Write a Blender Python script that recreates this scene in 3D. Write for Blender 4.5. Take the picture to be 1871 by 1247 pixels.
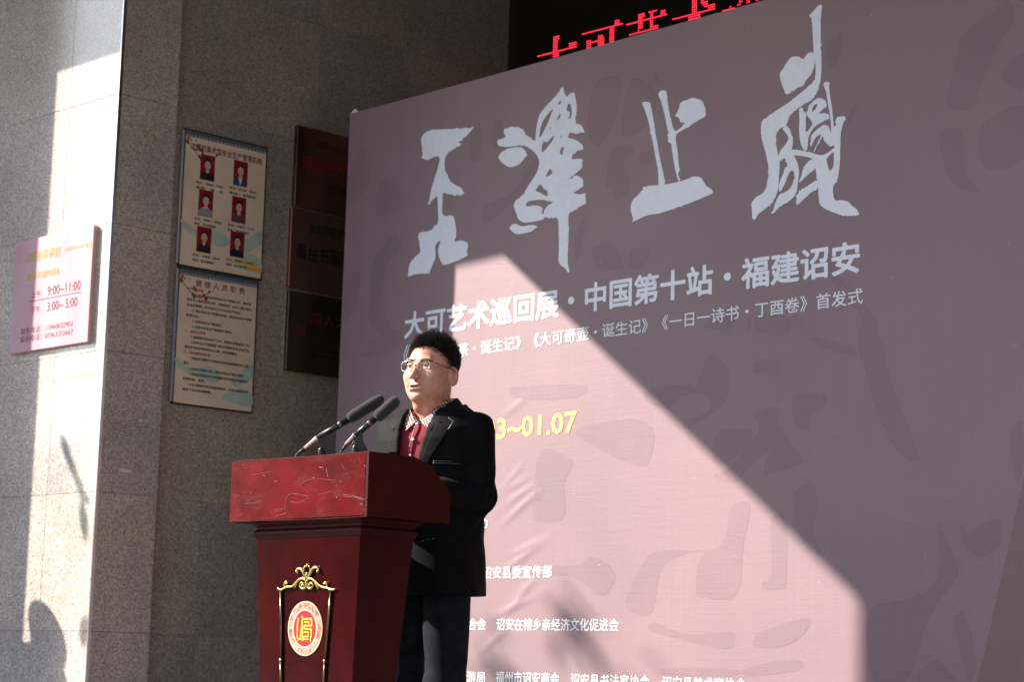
import bpy, bmesh, math, random
import numpy as np
from math import sin, cos, radians, pi, hypot, atan2, sqrt
from mathutils import Vector, Matrix
from mathutils.bvhtree import BVHTree
from mathutils.geometry import tessellate_polygon, delaunay_2d_cdt

for o in list(bpy.data.objects):
    bpy.data.objects.remove(o)
SC = bpy.context.scene
COL = SC.collection
random.seed(7)

# ------------------------------------------------------------------ camera
FPX, W0, H0 = 3949.0, 1871.0, 1247.0
YAW, PITCH, ROLL, BY = radians(45.77), radians(8.727), radians(1.595), radians(-1.77)
def _cam_rows():
    f = np.array([-sin(YAW)*cos(PITCH), cos(YAW)*cos(PITCH), sin(PITCH)])
    r = np.array([cos(YAW), sin(YAW), 0.0])
    u = np.cross(r, f)
    c, s = cos(ROLL), sin(ROLL)
    return np.array([c*r+s*u, -s*r+c*u, f])
CM = _cam_rows()
cam_data = bpy.data.cameras.new('camera')
cam = bpy.data.objects.new('camera', cam_data)
COL.objects.link(cam)
cam.matrix_world = Matrix(((CM[0][0], CM[1][0], -CM[2][0], 0), (CM[0][1], CM[1][1], -CM[2][1], 0),
                           (CM[0][2], CM[1][2], -CM[2][2], 0), (0, 0, 0, 1)))
cam_data.sensor_width = 36
cam_data.lens = 36*FPX/W0
cam_data.clip_start, cam_data.clip_end = 0.1, 400
cam_data.dof.use_dof = True
cam_data.dof.focus_distance = 7.35
cam_data.dof.aperture_fstop = 5.6
SC.camera = cam

# ------------------------------------------------------------------ light
SUN = Vector((0.70009, 0.46774, -0.53952)).normalized()     # the way the sunlight travels
sun_el = math.asin(-SUN.z)
world = bpy.data.worlds.new('World')
SC.world = world
world.use_nodes = True
wn = world.node_tree
wn.nodes.clear()
sky = wn.nodes.new('ShaderNodeTexSky')
sky.sky_type = 'NISHITA'
sky.sun_disc = False
sky.sun_elevation = sun_el
sky.sun_rotation = atan2(-SUN.x, -SUN.y)
sky.dust_density = 1.0
sky.ozone_density = 4.0
sky.air_density = 1.3
bg = wn.nodes.new('ShaderNodeBackground')
bg.inputs['Strength'].default_value = 0.125
wo = wn.nodes.new('ShaderNodeOutputWorld')
wn.links.new(sky.outputs[0], bg.inputs[0])
wn.links.new(bg.outputs[0], wo.inputs[0])
sl = bpy.data.lights.new('sun', 'SUN')
sl.energy = 5.0
sl.angle = radians(0.53)
sl.color = (1.0, 0.91, 0.80)
so = bpy.data.objects.new('sun', sl)
COL.objects.link(so)
so.rotation_euler = SUN.to_track_quat('-Z', 'Y').to_euler()
so.location = (-10, -8, 12)
SC.view_settings.view_transform = 'Standard'
SC.view_settings.look = 'None'
SC.view_settings.exposure = 1.36
SC.view_settings.gamma = 1.0
SC.cycles.max_bounces = 8
SC.cycles.diffuse_bounces = 5
SC.cycles.use_denoising = True

# ------------------------------------------------------------------ geometry helpers
def V3(*a): return np.array(a, float)
def ray(u, v):
    return CM.T @ np.array([(u-W0/2)/FPX, -(v-H0/2)/FPX, 1.0])
def hit(u, v, p0, n):
    d = ray(u, v)
    n = np.array(n, float)
    return d*(np.dot(p0, n)/np.dot(d, n))

def new_obj(name, data, parent=None, label=None, cat=None, group=None, kind=None):
    o = bpy.data.objects.new(name, data)
    COL.objects.link(o)
    if parent is not None: o.parent = parent
    if label: o['label'] = label
    if cat: o['category'] = cat
    if group: o['group'] = group
    if kind: o['kind'] = kind
    return o
def thing(name, loc, label, cat, group=None, kind=None):
    return new_obj(name, None, None, label, cat, group, kind) if False else _thing(name, loc, label, cat, group, kind)
def _thing(name, loc, label, cat, group, kind):
    o = new_obj(name, None, None, label, cat, group, kind)
    o.location = loc
    o.empty_display_size = 0.1
    return o
def world_loc(o):
    p = Vector((0, 0, 0))
    while o is not None:
        p += o.location
        o = o.parent
    return p
def mk(name, verts, faces, mat, parent=None, smooth=False, **kw):
    """verts are WORLD coordinates; the mesh is stored relative to its parent"""
    vs = np.array([tuple(v) for v in verts], float).reshape(-1, 3)
    if parent is not None: vs = vs - np.array(world_loc(parent))
    me = bpy.data.meshes.new(name)
    me.from_pydata(vs.tolist(), [], [tuple(f) for f in faces])
    if smooth:
        me.polygons.foreach_set('use_smooth', [True]*len(me.polygons))
    mats = mat if isinstance(mat, (list, tuple)) else [mat]
    for m in mats: me.materials.append(m)
    me.update()
    return new_obj(name, me, parent, **kw)
def box_geo(x0, x1, y0, y1, z0, z1, bev=0.0):
    if bev <= 0:
        v = [(x, y, z) for z in (z0, z1) for y in (y0, y1) for x in (x0, x1)]
        f = [(0, 2, 3, 1), (4, 5, 7, 6), (0, 1, 5, 4), (2, 6, 7, 3), (0, 4, 6, 2), (1, 3, 7, 5)]
        return v, f
    bm = bmesh.new()
    bmesh.ops.create_cube(bm, size=1)
    for w in bm.verts:
        w.co = ((x0+x1)/2+w.co.x*(x1-x0), (y0+y1)/2+w.co.y*(y1-y0), (z0+z1)/2+w.co.z*(z1-z0))
    bmesh.ops.bevel(bm, geom=bm.edges[:], offset=bev, segments=1, affect='EDGES')
    bm.verts.index_update()
    v = [tuple(w.co) for w in bm.verts]
    f = [[w.index for w in q.verts] for q in bm.faces]
    bm.free()
    return v, f
def box(name, x0, x1, y0, y1, z0, z1, mat, parent=None, bev=0.0, **kw):
    v, f = box_geo(x0, x1, y0, y1, z0, z1, bev)
    return mk(name, v, f, mat, parent, **kw)
class Geo:
    def __init__(s): s.v, s.f = [], []
    def add(s, v, f):
        k = len(s.v)
        s.v += [tuple(a) for a in v]
        s.f += [tuple(i+k for i in q) for q in f]
    def build(s, name, mat, parent=None, smooth=False, **kw):
        return mk(name, s.v, s.f, mat, parent, smooth, **kw)
def tube_geo(pts, rad, n=10, cap=True, squash=None):
    """a tube along pts, rad a number or one per point"""
    pts = [Vector(p) for p in pts]
    if not hasattr(rad, '__len__'): rad = [rad]*len(pts)
    v, f = [], []
    up = None
    for i, p in enumerate(pts):
        t = (pts[min(i+1, len(pts)-1)]-pts[max(i-1, 0)])
        t = t.normalized() if t.length > 1e-9 else Vector((0, 0, 1))
        if up is None:
            up = Vector((0, 0, 1)) if abs(t.z) < 0.9 else Vector((1, 0, 0))
        a = t.cross(up)
        a = a.normalized() if a.length > 1e-6 else t.orthogonal().normalized()
        b = a.cross(t).normalized()
        up = b
        for k in range(n):
            an = 2*pi*k/n
            q = a*cos(an)*rad[i]+b*sin(an)*rad[i]
            v.append(tuple(p+q))
    for i in range(len(pts)-1):
        for k in range(n):
            k2 = (k+1) % n
            f.append((i*n+k, i*n+k2, (i+1)*n+k2, (i+1)*n+k))
    if cap:
        f.append(tuple(range(n))[::-1])
        f.append(tuple(range((len(pts)-1)*n, len(pts)*n)))
    return v, f
def catmull(pts, n=6, closed=False):
    P = [np.array(p, float) for p in pts]
    m = len(P)
    out = []
    for i in range(m if closed else m-1):
        if closed: a, b, c, d = P[(i-1) % m], P[i], P[(i+1) % m], P[(i+2) % m]
        else: a, b, c, d = P[max(i-1, 0)], P[i], P[i+1], P[min(i+2, m-1)]
        for k in range(n):
            t = k/n
            out.append(0.5*((2*b)+(-a+c)*t+(2*a-5*b+4*c-d)*t*t+(-a+3*b-3*c+d)*t**3))
    if not closed: out.append(P[-1])
    return out
def fill(loops):
    """loops: list of 2D loops (outer + holes) -> verts 2D, tris"""
    ls = [[Vector((p[0], p[1], 0)) for p in l] for l in loops]
    tris = tessellate_polygon(ls)
    flat = [(p.x, p.y) for l in ls for p in l]
    out = []
    for t in tris:
        a, b, c = [flat[i] for i in t]
        cr = (b[0]-a[0])*(c[1]-a[1])-(b[1]-a[1])*(c[0]-a[0])
        if abs(cr) > 1e-12: out.append(t if cr > 0 else t[::-1])
    return flat, out

def fill_dense(loop, sp):
    """like fill() for one loop, with inner points so that the print follows the cloth"""
    P = []
    m = len(loop)
    for i in range(m):
        a, b = np.array(loop[i], float), np.array(loop[(i+1) % m], float)
        k = max(1, int(np.hypot(*(b-a))/sp))
        for j in range(k): P.append(a+(b-a)*j/k)
    nb = len(P)
    mn, mx = np.min(P, 0), np.max(P, 0)
    A = np.array(P); B = np.roll(A, -1, 0)
    pts = list(P)
    for y in np.arange(mn[1]+sp/2, mx[1], sp):
        for x in np.arange(mn[0]+sp/2, mx[0], sp):
            c = ((A[:, 1] > y) != (B[:, 1] > y)) & (x < (B[:, 0]-A[:, 0])*(y-A[:, 1])/(B[:, 1]-A[:, 1]+1e-15)+A[:, 0])
            if c.sum() % 2 and np.min(np.hypot(A[:, 0]-x, A[:, 1]-y)) > sp*0.4: pts.append((x, y))
    r = delaunay_2d_cdt([Vector(p) for p in pts], [], [list(range(nb))], 1, 1e-7)
    return [(p.x, p.y) for p in r[0]], [tuple(f) for f in r[2]]

class Plane:
    """a wall, sheet or board; u runs along ex, v straight up"""
    def __init__(s, p0, ex, n):
        s.o = V3(*p0); s.ex = V3(*ex); s.ex /= np.linalg.norm(s.ex)
        s.n = V3(*n); s.n /= np.linalg.norm(s.n)
    def uv(s, px, py):
        p = hit(px, py, s.o, s.n)-s.o
        return np.array([np.dot(p, s.ex), p[2]])
    def w(s, u, v, off=0.0):
        return s.o+s.ex*u+V3(0, 0, v)+s.n*off
    def dense(s, loop, sp=0.035):
        fl, tr = fill_dense(loop, sp)
        out = []
        for t in tr:
            a, b, c = [fl[i] for i in t[:3]]
            out.append(t if (b[0]-a[0])*(c[1]-a[1])-(b[1]-a[1])*(c[0]-a[0]) > 0 else t[::-1])
        return [s.w(a, b, 0) for a, b in fl], out
    def poly(s, loops, off):
        fl, tr = fill(loops)
        flip = np.dot(np.cross(s.ex, V3(0, 0, 1)), s.n) < 0
        return [s.w(a, b, off) for a, b in fl], [t[::-1] if flip else t for t in tr]

_fc = {}
def text_geo(body, bold=0.0):
    k = (body, bold)
    if k in _fc: return _fc[k]
    c = bpy.data.curves.new('t', 'FONT')
    c.body = body
    c.offset = bold
    c.resolution_u = 2
    o = bpy.data.objects.new('t', c)
    COL.objects.link(o)
    bpy.context.view_layer.update()
    e = o.evaluated_get(bpy.context.evaluated_depsgraph_get())
    m = e.to_mesh()
    v = np.array([x.co[:2] for x in m.vertices], float).reshape(-1, 2)
    f = [tuple(p.vertices) for p in m.polygons]
    e.to_mesh_clear()
    bpy.data.objects.remove(o)
    bpy.data.curves.remove(c)
    _fc[k] = (v, f)
    return v, f
def char_cells(body, v, f):
    """which character of the line each triangle belongs to"""
    cx = np.array([np.mean([v[i][0] for i in q]) for q in f])
    if all(ord(c) > 0x2000 for c in body):
        A = text_geo('国国')[0][:, 0].max()-text_geo('国')[0][:, 0].max()
        return np.floor(cx/A).astype(int)
    par = list(range(len(v)))
    def find(i):
        while par[i] != i:
            par[i] = par[par[i]]; i = par[i]
        return i
    for q in f:
        for j in q[1:]: par[find(q[0])] = find(j)
    rt = [find(q[0]) for q in f]
    iv = {}
    for q, r in zip(f, rt):
        xs_ = [v[i][0] for i in q]
        a, b = iv.get(r, (1e9, -1e9)); iv[r] = (min(a, *xs_), max(b, *xs_))
    gid, last, k = {}, -1e9, -1
    for r, (a, b) in sorted(iv.items(), key=lambda t: t[1][0]):
        if a > last: k += 1
        last = max(last, b); gid[r] = k
    return np.array([gid[r] for r in rt])
def put_text(geo, pl, body, u0, u1, v0, v1, off, bold=0.0, slant=0.0):
    v, f = text_geo(body)
    if len(v) == 0: return
    mn, mx = v.min(0), v.max(0)
    shifts = [(0, 0)]
    if bold > 0:
        n = 8 if bold >= 0.018 else 4
        shifts += [(bold*cos(2*pi*(k+0.5)/n), bold*sin(2*pi*(k+0.5)/n)) for k in range(n)]
    mn, mx = mn-bold, mx+bold
    flip = np.dot(np.cross(pl.ex, V3(0, 0, 1)), pl.n) < 0
    cells = char_cells(body, v, f) if isinstance(geo, Chars) else None
    for k, sh in enumerate(shifts):
        a = (v+np.array(sh)-mn)/np.maximum(mx-mn, 1e-6)
        W = [pl.w(u0+(u1-u0)*p[0]+slant*p[1], v0+(v1-v0)*p[1], off+0.00001*k) for p in a]
        F_ = [q[::-1] if flip else q for q in f]
        if cells is None: geo.add(W, F_)
        else:
            for c in sorted(set(cells)): geo.cell((body, u0, c)).add(W, [q for q, cc in zip(F_, cells) if cc == c])
class Chars:
    """collects lettering so that every character becomes a part of its own"""
    def __init__(s): s.c = {}; s.post = None
    def cell(s, k):
        if k not in s.c: s.c[k] = Geo()
        return s.c[k]
    def build(s, name, mat, parent=None, **kw):
        for g in s.c.values():
            used = sorted({i for q in g.f for i in q}); mp = {a: b for b, a in enumerate(used)}
            vs = [g.v[i] for i in used]
            if s.post: vs = s.post(vs)
            mk(name, vs, [tuple(mp[i] for i in q) for q in g.f], mat, parent)
def text_px(geo, pl, body, left, right, tops, bots, off, bold=0.0):
    """fit text between pixel marks read off the photograph, converted to metres on the sheet"""
    u0, u1 = pl.uv(*left)[0], pl.uv(*right)[0]
    vt = np.mean([pl.uv(*p)[1] for p in tops])
    vb = np.mean([pl.uv(*p)[1] for p in bots])
    put_text(geo, pl, body, u0, u1, vb, vt, off, bold)

# ------------------------------------------------------------------ materials
def mat_new(name):
    m = bpy.data.materials.new(name)
    m.use_nodes = True
    nt = m.node_tree
    return m, nt, nt.nodes['Principled BSDF']
def N(nt, t, **kw):
    n = nt.nodes.new(t)
    for k, v in kw.items(): setattr(n, k, v)
    return n
def coords(nt, scale=(1, 1, 1), kind='Object'):
    tc = N(nt, 'ShaderNodeTexCoord')
    mp = N(nt, 'ShaderNodeMapping')
    mp.inputs['Scale'].default_value = scale
    if kind == 'World':
        g = N(nt, 'ShaderNodeNewGeometry')
        nt.links.new(g.outputs['Position'], mp.inputs[0])
    else:
        nt.links.new(tc.outputs[kind], mp.inputs[0])
    return mp.outputs[0]
def noise(nt, vec, scale, detail=4, rough=0.6, dist=0.0):
    n = N(nt, 'ShaderNodeTexNoise')
    n.inputs['Scale'].default_value = scale
    n.inputs['Detail'].default_value = detail
    n.inputs['Roughness'].default_value = rough
    n.inputs['Distortion'].default_value = dist
    nt.links.new(vec, n.inputs['Vector'])
    return n.outputs['Fac']
def ramp(nt, fac, stops):
    r = N(nt, 'ShaderNodeValToRGB')
    el = r.color_ramp.elements
    while len(el) < len(stops): el.new(0.5)
    for e, (p, c) in zip(el, stops):
        e.position = p
        e.color = (c[0], c[1], c[2], 1) if hasattr(c, '__len__') else (c, c, c, 1)
    nt.links.new(fac, r.inputs[0])
    return r.outputs[0]
def mix(nt, fac, a, b, mode='MIX'):
    m = N(nt, 'ShaderNodeMix', data_type='RGBA', blend_type=mode)
    for sock, val in ((m.inputs[0], fac), (m.inputs[6], a), (m.inputs[7], b)):
        if hasattr(val, 'is_linked') or hasattr(val, 'links'): nt.links.new(val, sock)
        elif hasattr(val, '__len__'): sock.default_value = (val[0], val[1], val[2], 1)
        else: sock.default_value = val
    return m.outputs[2]
def bump(nt, bs, h, strength=0.3, dist=0.002):
    b = N(nt, 'ShaderNodeBump')
    b.inputs['Strength'].default_value = strength
    b.inputs['Distance'].default_value = dist
    nt.links.new(h, b.inputs['Height'])
    nt.links.new(b.outputs[0], bs.inputs['Normal'])
def plain(name, col, rough=0.5, metal=0.0, var=0.12, nscale=30, spec=0.5, coat=0.0, bmp=0.0, bscale=400, sheen=0.0):
    m, nt, b = mat_new(name)
    co = coords(nt)
    f = noise(nt, co, nscale, 4)
    c0 = [max(0, x*(1-var)) for x in col]
    c1 = [min(1, x*(1+var)) for x in col]
    nt.links.new(ramp(nt, f, [(0.3, c0), (0.7, c1)]), b.inputs['Base Color'])
    b.inputs['Roughness'].default_value = rough
    b.inputs['Metallic'].default_value = metal
    b.inputs['Specular IOR Level'].default_value = spec
    b.inputs['Coat Weight'].default_value = coat
    b.inputs['Coat Roughness'].default_value = 0.12
    if sheen:
        b.inputs['Sheen Weight'].default_value = sheen
        b.inputs['Sheen Roughness'].default_value = 0.35
    if bmp: bump(nt, b, noise(nt, co, bscale, 3), bmp)
    return m
def granite(name, dark, mid, light, rough=0.28, spec=0.5, stain=0.0):
    m, nt, b = mat_new(name)
    co = coords(nt, kind='World')
    a = noise(nt, co, 330, 5, 0.7)
    g = noise(nt, co, 60, 3, 0.6)
    c = ramp(nt, a, [(0.36, dark), (0.5, mid), (0.62, light)])
    c2 = mix(nt, 0.12, c, ramp(nt, g, [(0.38, dark), (0.6, light)]))
    v = N(nt, 'ShaderNodeTexVoronoi')
    v.inputs['Scale'].default_value = 165
    nt.links.new(co, v.inputs['Vector'])
    sp = ramp(nt, v.outputs['Color'], [(0.0, 0.3), (0.3, 0.7), (0.62, 1.1), (1.0, 1.5)])
    c3 = mix(nt, 0.75, c2, sp, 'MULTIPLY')
    lf = noise(nt, co, 2.2, 5, 0.6)
    c4 = mix(nt, 0.55, c3, ramp(nt, lf, [(0.3, 0.72), (0.7, 1.22)]), 'MULTIPLY')
    oi = N(nt, 'ShaderNodeObjectInfo')
    c5 = mix(nt, 0.6, c4, ramp(nt, oi.outputs['Random'], [(0.0, (0.78, 0.8, 0.86)), (0.5, (1.0, 0.97, 0.95)), (1.0, (1.15, 1.07, 1.0))]), 'MULTIPLY')
    if stain:
        st = noise(nt, coords(nt, (3, 3, 9), 'World'), 1.3, 5, 0.65, 0.6)
        k = ramp(nt, st, [(0.62, 0.0), (0.72, stain)])
        c5 = mix(nt, k, c5, (0.42, 0.29, 0.12))
    nt.links.new(c5, b.inputs['Base Color'])
    nt.links.new(ramp(nt, a, [(0.3, rough-0.06), (0.7, rough+0.1)]), b.inputs['Roughness'])
    b.inputs['Specular IOR Level'].default_value = spec
    bump(nt, b, a, 0.05, 0.001)
    return m

M = {}
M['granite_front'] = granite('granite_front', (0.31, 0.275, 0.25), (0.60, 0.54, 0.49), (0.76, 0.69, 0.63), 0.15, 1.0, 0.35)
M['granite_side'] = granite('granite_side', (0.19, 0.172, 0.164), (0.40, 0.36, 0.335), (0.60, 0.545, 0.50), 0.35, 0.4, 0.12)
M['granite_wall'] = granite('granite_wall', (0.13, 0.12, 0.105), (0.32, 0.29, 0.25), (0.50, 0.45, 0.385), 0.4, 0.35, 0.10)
M['joint'] = plain('joint_mortar', (0.22, 0.18, 0.13), 0.9, nscale=80)
M['steel'] = plain('brushed_steel', (0.55, 0.56, 0.58), 0.28, 1.0, nscale=60)
M['concrete'] = plain('concrete', (0.34, 0.33, 0.31), 0.85, var=0.2, nscale=3, bmp=0.3, bscale=60)
M['paving'] = plain('paving_stone', (0.15, 0.15, 0.155), 0.8, var=0.2, nscale=6, bmp=0.3, bscale=80)
M['ceiling'] = plain('ceiling_render', (0.20, 0.19, 0.18), 0.9, var=0.1, nscale=3)
M['dark_metal'] = plain('dark_metal', (0.025, 0.026, 0.027), 0.5, 0.3)
M['black_screen'] = plain('led_face', (0.008, 0.007, 0.006), 0.55, 0.0, var=0.3, nscale=200)
M['dark_glass'] = plain('dark_glass', (0.01, 0.012, 0.014), 0.08)

def emis(name, col, st):
    m, nt, b = mat_new(name)
    b.inputs['Base Color'].default_value = (col[0], col[1], col[2], 1)
    b.inputs['Emission Color'].default_value = (col[0], col[1], col[2], 1)
    b.inputs['Emission Strength'].default_value = st
    return m
M['led'] = emis('red_led', (1.0, 0.03, 0.06), 1.4)
# ------------------------------------------------------------------ the place
XC, YP = -8.2283, 5.4375          # pillar corner
XW = XC-0.06                      # poster wall
ZF = -0.5                         # platform floor (camera stands lower, on the plaza)
YB = 8.095                         # back wall
JZ = [-0.5, 0.13, 0.752, 1.396, 1.985, 2.594, 3.215, 3.899]

box('platform_floor', -16, 6, 2.3, YB+0.4, -1.55, ZF, M['paving'], kind='structure')
for i in range(4):
    box('step', -16, 6, 2.3-0.33*(i+1), 2.3-0.33*i-0.003, -1.55, ZF-0.2*(i+1), M['paving'], kind='structure')
mk('plaza_ground', [(-150, -150, -1.56), (150, -150, -1.56), (150, 150, -1.56), (-150, 150, -1.56)], [(0, 1, 2, 3)], M['paving'], kind='structure')

# granite pillar on the left
pil = thing('granite_pillar', (XC, YP, ZF), 'polished speckled granite pillar at the left edge, its front face half in bright sun', 'pillar')
box('core', -11.7, XC-0.0305, YP+0.0305, YP+0.326, ZF, 3.899, M['joint'], pil)
G = 0.0014
xs = [-11.7, -11.0, -10.1, -9.37, -8.638, XC-0.004]
for i in range(len(JZ)-1):
    for a, b in zip(xs, xs[1:]):
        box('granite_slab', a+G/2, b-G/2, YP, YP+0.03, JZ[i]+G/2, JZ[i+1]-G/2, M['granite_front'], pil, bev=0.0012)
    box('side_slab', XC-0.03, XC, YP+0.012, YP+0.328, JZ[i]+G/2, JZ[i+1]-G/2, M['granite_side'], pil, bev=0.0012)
# the bright metal bead on the corner
box('corner_trim', XC-0.004, XC+0.0035, YP-0.004, YP+0.012, ZF, 3.899, M['steel'], pil)

# chips and smears of old paint and glue
M['old_glue'] = plain('old_glue', (0.66, 0.50, 0.30), 0.6, var=0.3, nscale=40)
M['pale_chip'] = plain('pale_chip', (0.62, 0.58, 0.54), 0.7, var=0.2, nscale=90)
FPP = Plane((0, YP, 0), (1, 0, 0), (0, -1, 0)); SPP = Plane((XC, 0, 0), (0, 1, 0), (1, 0, 0))
for k, (pl_, nm_, mt_, lp_) in enumerate(((FPP, 'glue_smear', 'old_glue', [(112,690),(140,683),(170,679),(184,678),(186,684),(160,689),(136,691),(114,698)]), (FPP, 'glue_smear', 'old_glue', [(72,692),(84,689),(94,688),(88,694),(76,696)]),
      (FPP, 'paint_chip', 'pale_chip', [(141,665),(150,668),(158,664),(165,664),(161,670),(164,674),(150,673),(142,676)]), (SPP, 'paint_chip', 'pale_chip', [(216,859),(228,857),(240,861),(243,864),(230,865),(220,862)]), (SPP, 'paint_chip', 'pale_chip', [(252,769),(258,767),(261,770),(255,772)]))):
    q = []
    rr_ = random.Random(k)
    for a_, b_ in zip(lp_, lp_[1:]+lp_[:1]):
        for t_ in (0, .33, .66): q.append(tuple(pl_.uv(a_[0]+(b_[0]-a_[0])*t_+rr_.uniform(-.8, .8), a_[1]+(b_[1]-a_[1])*t_+rr_.uniform(-.7, .7))))
    v, f = pl_.poly([q], 0.0005)
    mk(nm_, v, f, M[mt_], pil)

# recessed wall with the notice boards
wl = thing('granite_wall', (XW, 6.8, ZF), 'shaded brown granite side wall behind the notice boards and the banner', 'wall')
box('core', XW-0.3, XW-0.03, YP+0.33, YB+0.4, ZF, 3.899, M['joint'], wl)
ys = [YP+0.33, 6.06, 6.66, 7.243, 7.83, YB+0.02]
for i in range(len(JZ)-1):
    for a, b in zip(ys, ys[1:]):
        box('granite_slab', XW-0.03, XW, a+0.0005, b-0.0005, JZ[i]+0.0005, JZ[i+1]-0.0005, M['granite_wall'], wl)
bw = thing('back_wall', (-2, YB, ZF), 'shaded granite back wall of the porch behind the banner', 'wall')
for (a, b, z0, z1, q) in [(XW, -7.2, ZF, 3.899, 0), (-7.2, 1.0, 2.45, 3.899, 0), (1.0, 6, ZF, 3.899, 0)]:
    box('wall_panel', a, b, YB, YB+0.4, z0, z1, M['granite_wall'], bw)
dd = thing('glass_door', (-3, YB+0.1, ZF), 'dark glass entrance doors hidden behind the banner', 'door')
box('door_frame', -7.2, 1.0, YB+0.06, YB+0.12, 2.35, 2.45, M['dark_metal'], dd)
for i in range(6):
    x0 = -7.2+i*8.2/6
    box('door_leaf', x0+0.02, x0+8.2/6-0.02, YB+0.08, YB+0.1, ZF, 2.35, M['dark_glass'], dd)

# porch roof: its front edge cuts the sun off; the deeper bay on the right makes the slanting shadow edge
rf = thing('porch_roof', (-8, 4.5, 3.9), 'deep flat porch roof above the wall and banner, out of frame', 'roof')
box('roof_slab', -13.5, -9.33, 4.475, YB+0.4, 3.9, 4.4, M['ceiling'], rf)
box('roof_slab', -9.3295, 6, 2.75, YB+0.4, 3.9, 4.4, M['ceiling'], rf)
def round_column(x, y, r, lab):
    t = thing('porch_column', (x, y, ZF), lab, 'column', 'columns carrying the porch roof')
    n = 40
    v, f = tube_geo([(x, y, ZF+0.16), (x, y, 3.75)], r, n)
    mk('shaft', v, f, M['granite_side'], t, smooth=False)
    box('plinth', x-r-0.015, x+r+0.015, y-r-0.015, y+r+0.015, ZF, ZF+0.16, M['granite_side'], t)
    v, f = tube_geo([(x, y, 3.75), (x, y, 3.9)], [r, r+0.004], n)
    mk('capital', v, f, M['granite_side'], t)
round_column(-8.84, 3.2, 0.22, 'round granite porch column to the left of the camera, outside the frame')
t = thing('porch_pier', (-10.65, 4.7, ZF), 'square granite pier carrying the porch roof, outside the frame', 'column')
box('shaft', -11.1, -10.196, 4.48, 4.9, ZF, 3.8985, M['granite_side'], t)

# ------------------------------------------------------------------ LED board
LY = YB-0.12
led = thing('led_sign_board', (-6, LY, 2.6), 'black dot-matrix sign with red glowing characters above the banner', 'sign')
box('frame', XW+0.002, -1.2, LY, YB-0.002, 2.5, 3.885, M['dark_metal'], led)
box('screen', XW+0.075, -1.27, LY-0.01, LY-0.0005, 2.56, 3.86, M['black_screen'], led)
LP = Plane((XW, LY-0.011, 0), (1, 0, 0), (0, -1, 0))
def L_(x, y): return LP.uv(920+x/3.898, y/3.898)
p_ = (L_(520, 325)[0]-L_(250, 402)[0])/24.0          # dot pitch
dots = set()
def bar(a, b, t=1, vert=False):
    A, B = L_(*a), L_(*b)
    if vert:
        i0 = round(A[0]/p_); z0, z1 = sorted((round(A[1]/p_), round(B[1]/p_)))
        for z in range(z0, z1+1):
            for k in range(t): dots.add((i0+k, z))
    else:
        z0 = round((A[1]+B[1])/2/p_); i0, i1 = sorted((round(A[0]/p_), round(B[0]/p_)))
        for i in range(i0, i1+1):
            for k in range(t): dots.add((i, z0+k))
bar((252, 402), (520, 326)); bar((476, 325), (512, 315), 2); bar((364, 258), (364, 408), 3, True); bar((398, 262), (398, 264), 1, True); bar((394, 380), (394, 402), 1, True)
bar((560, 248), (842, 168), 1); bar((800, 166), (822, 158), 2); bar((757, 195), (757, 300), 3, True); bar((602, 290), (602, 345), 3, True)
bar((602, 302), (700, 275)); bar((683, 262), (683, 322), 3, True); bar((708, 270), (708, 310), 1, True)
bar((878, 185), (1158, 104)); bar((1118, 104), (1150, 96), 2); bar((966, 100), (966, 205), 3, True); bar((998, 104), (998, 106), 1, True); bar((966, 205), (966, 216), 1, True)
bar((1050, 82), (1050, 185), 2, True); bar((1040, 78), (1082, 70)); bar((908, 245), (1098, 192)); bar((1042, 220), (1100, 205), 3)
bar((1210, 135), (1502, 54)); bar((1462, 56), (1495, 40), 2); bar((1347, -60), (1347, 130), 3, True); bar((1322, 130), (1392, 118), 3); bar((1418, 0), (1418, 10), 2, True)
bar((1430, 8), (1430, 32), 3, True); bar((1442, 20), (1442, 40), 2, True)
bar((1620, 45), (1624, 45)); bar((1668, 34), (1690, 28)); bar((1685, -30), (1685, 20), 2, True); bar((1742, -30), (1742, 12), 2, True); bar((1560, 72), (1640, 55)); bar((1800, -20), (1800, 4), 2, True)
gd = Geo()
for (i, z) in sorted(dots):
    c = (i*p_, z*p_)
    ring = [LP.w(c[0]+0.31*p_*cos(a*pi/3), c[1]+0.31*p_*sin(a*pi/3), 0.001) for a in range(6)]
    top = LP.w(c[0], c[1], 0.003)
    gd.add(ring+[top], [(a, (a+1) % 6, 6) for a in range(6)])
gd.build('led_characters', M['led'], led, kind='stuff')
gd = Geo()     # unlit dots of the matrix: a faint grid of dull pips
for i in range(8, 260):
    for z in range(int(3.0/p_), int(3.8/p_)):
        if (i, z) in dots: continue
        c = (i*p_, z*p_)
        ring = [LP.w(c[0]+0.28*p_*dx, c[1]+0.28*p_*dz, 0.0006) for dx, dz in ((-1, 0), (0, -1), (1, 0), (0, 1))]
        gd.add(ring, [(0, 1, 2, 3)])
gd.build('unlit_dots', plain('unlit_led', (0.03, 0.012, 0.011), 0.4), led, kind='stuff')

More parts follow.
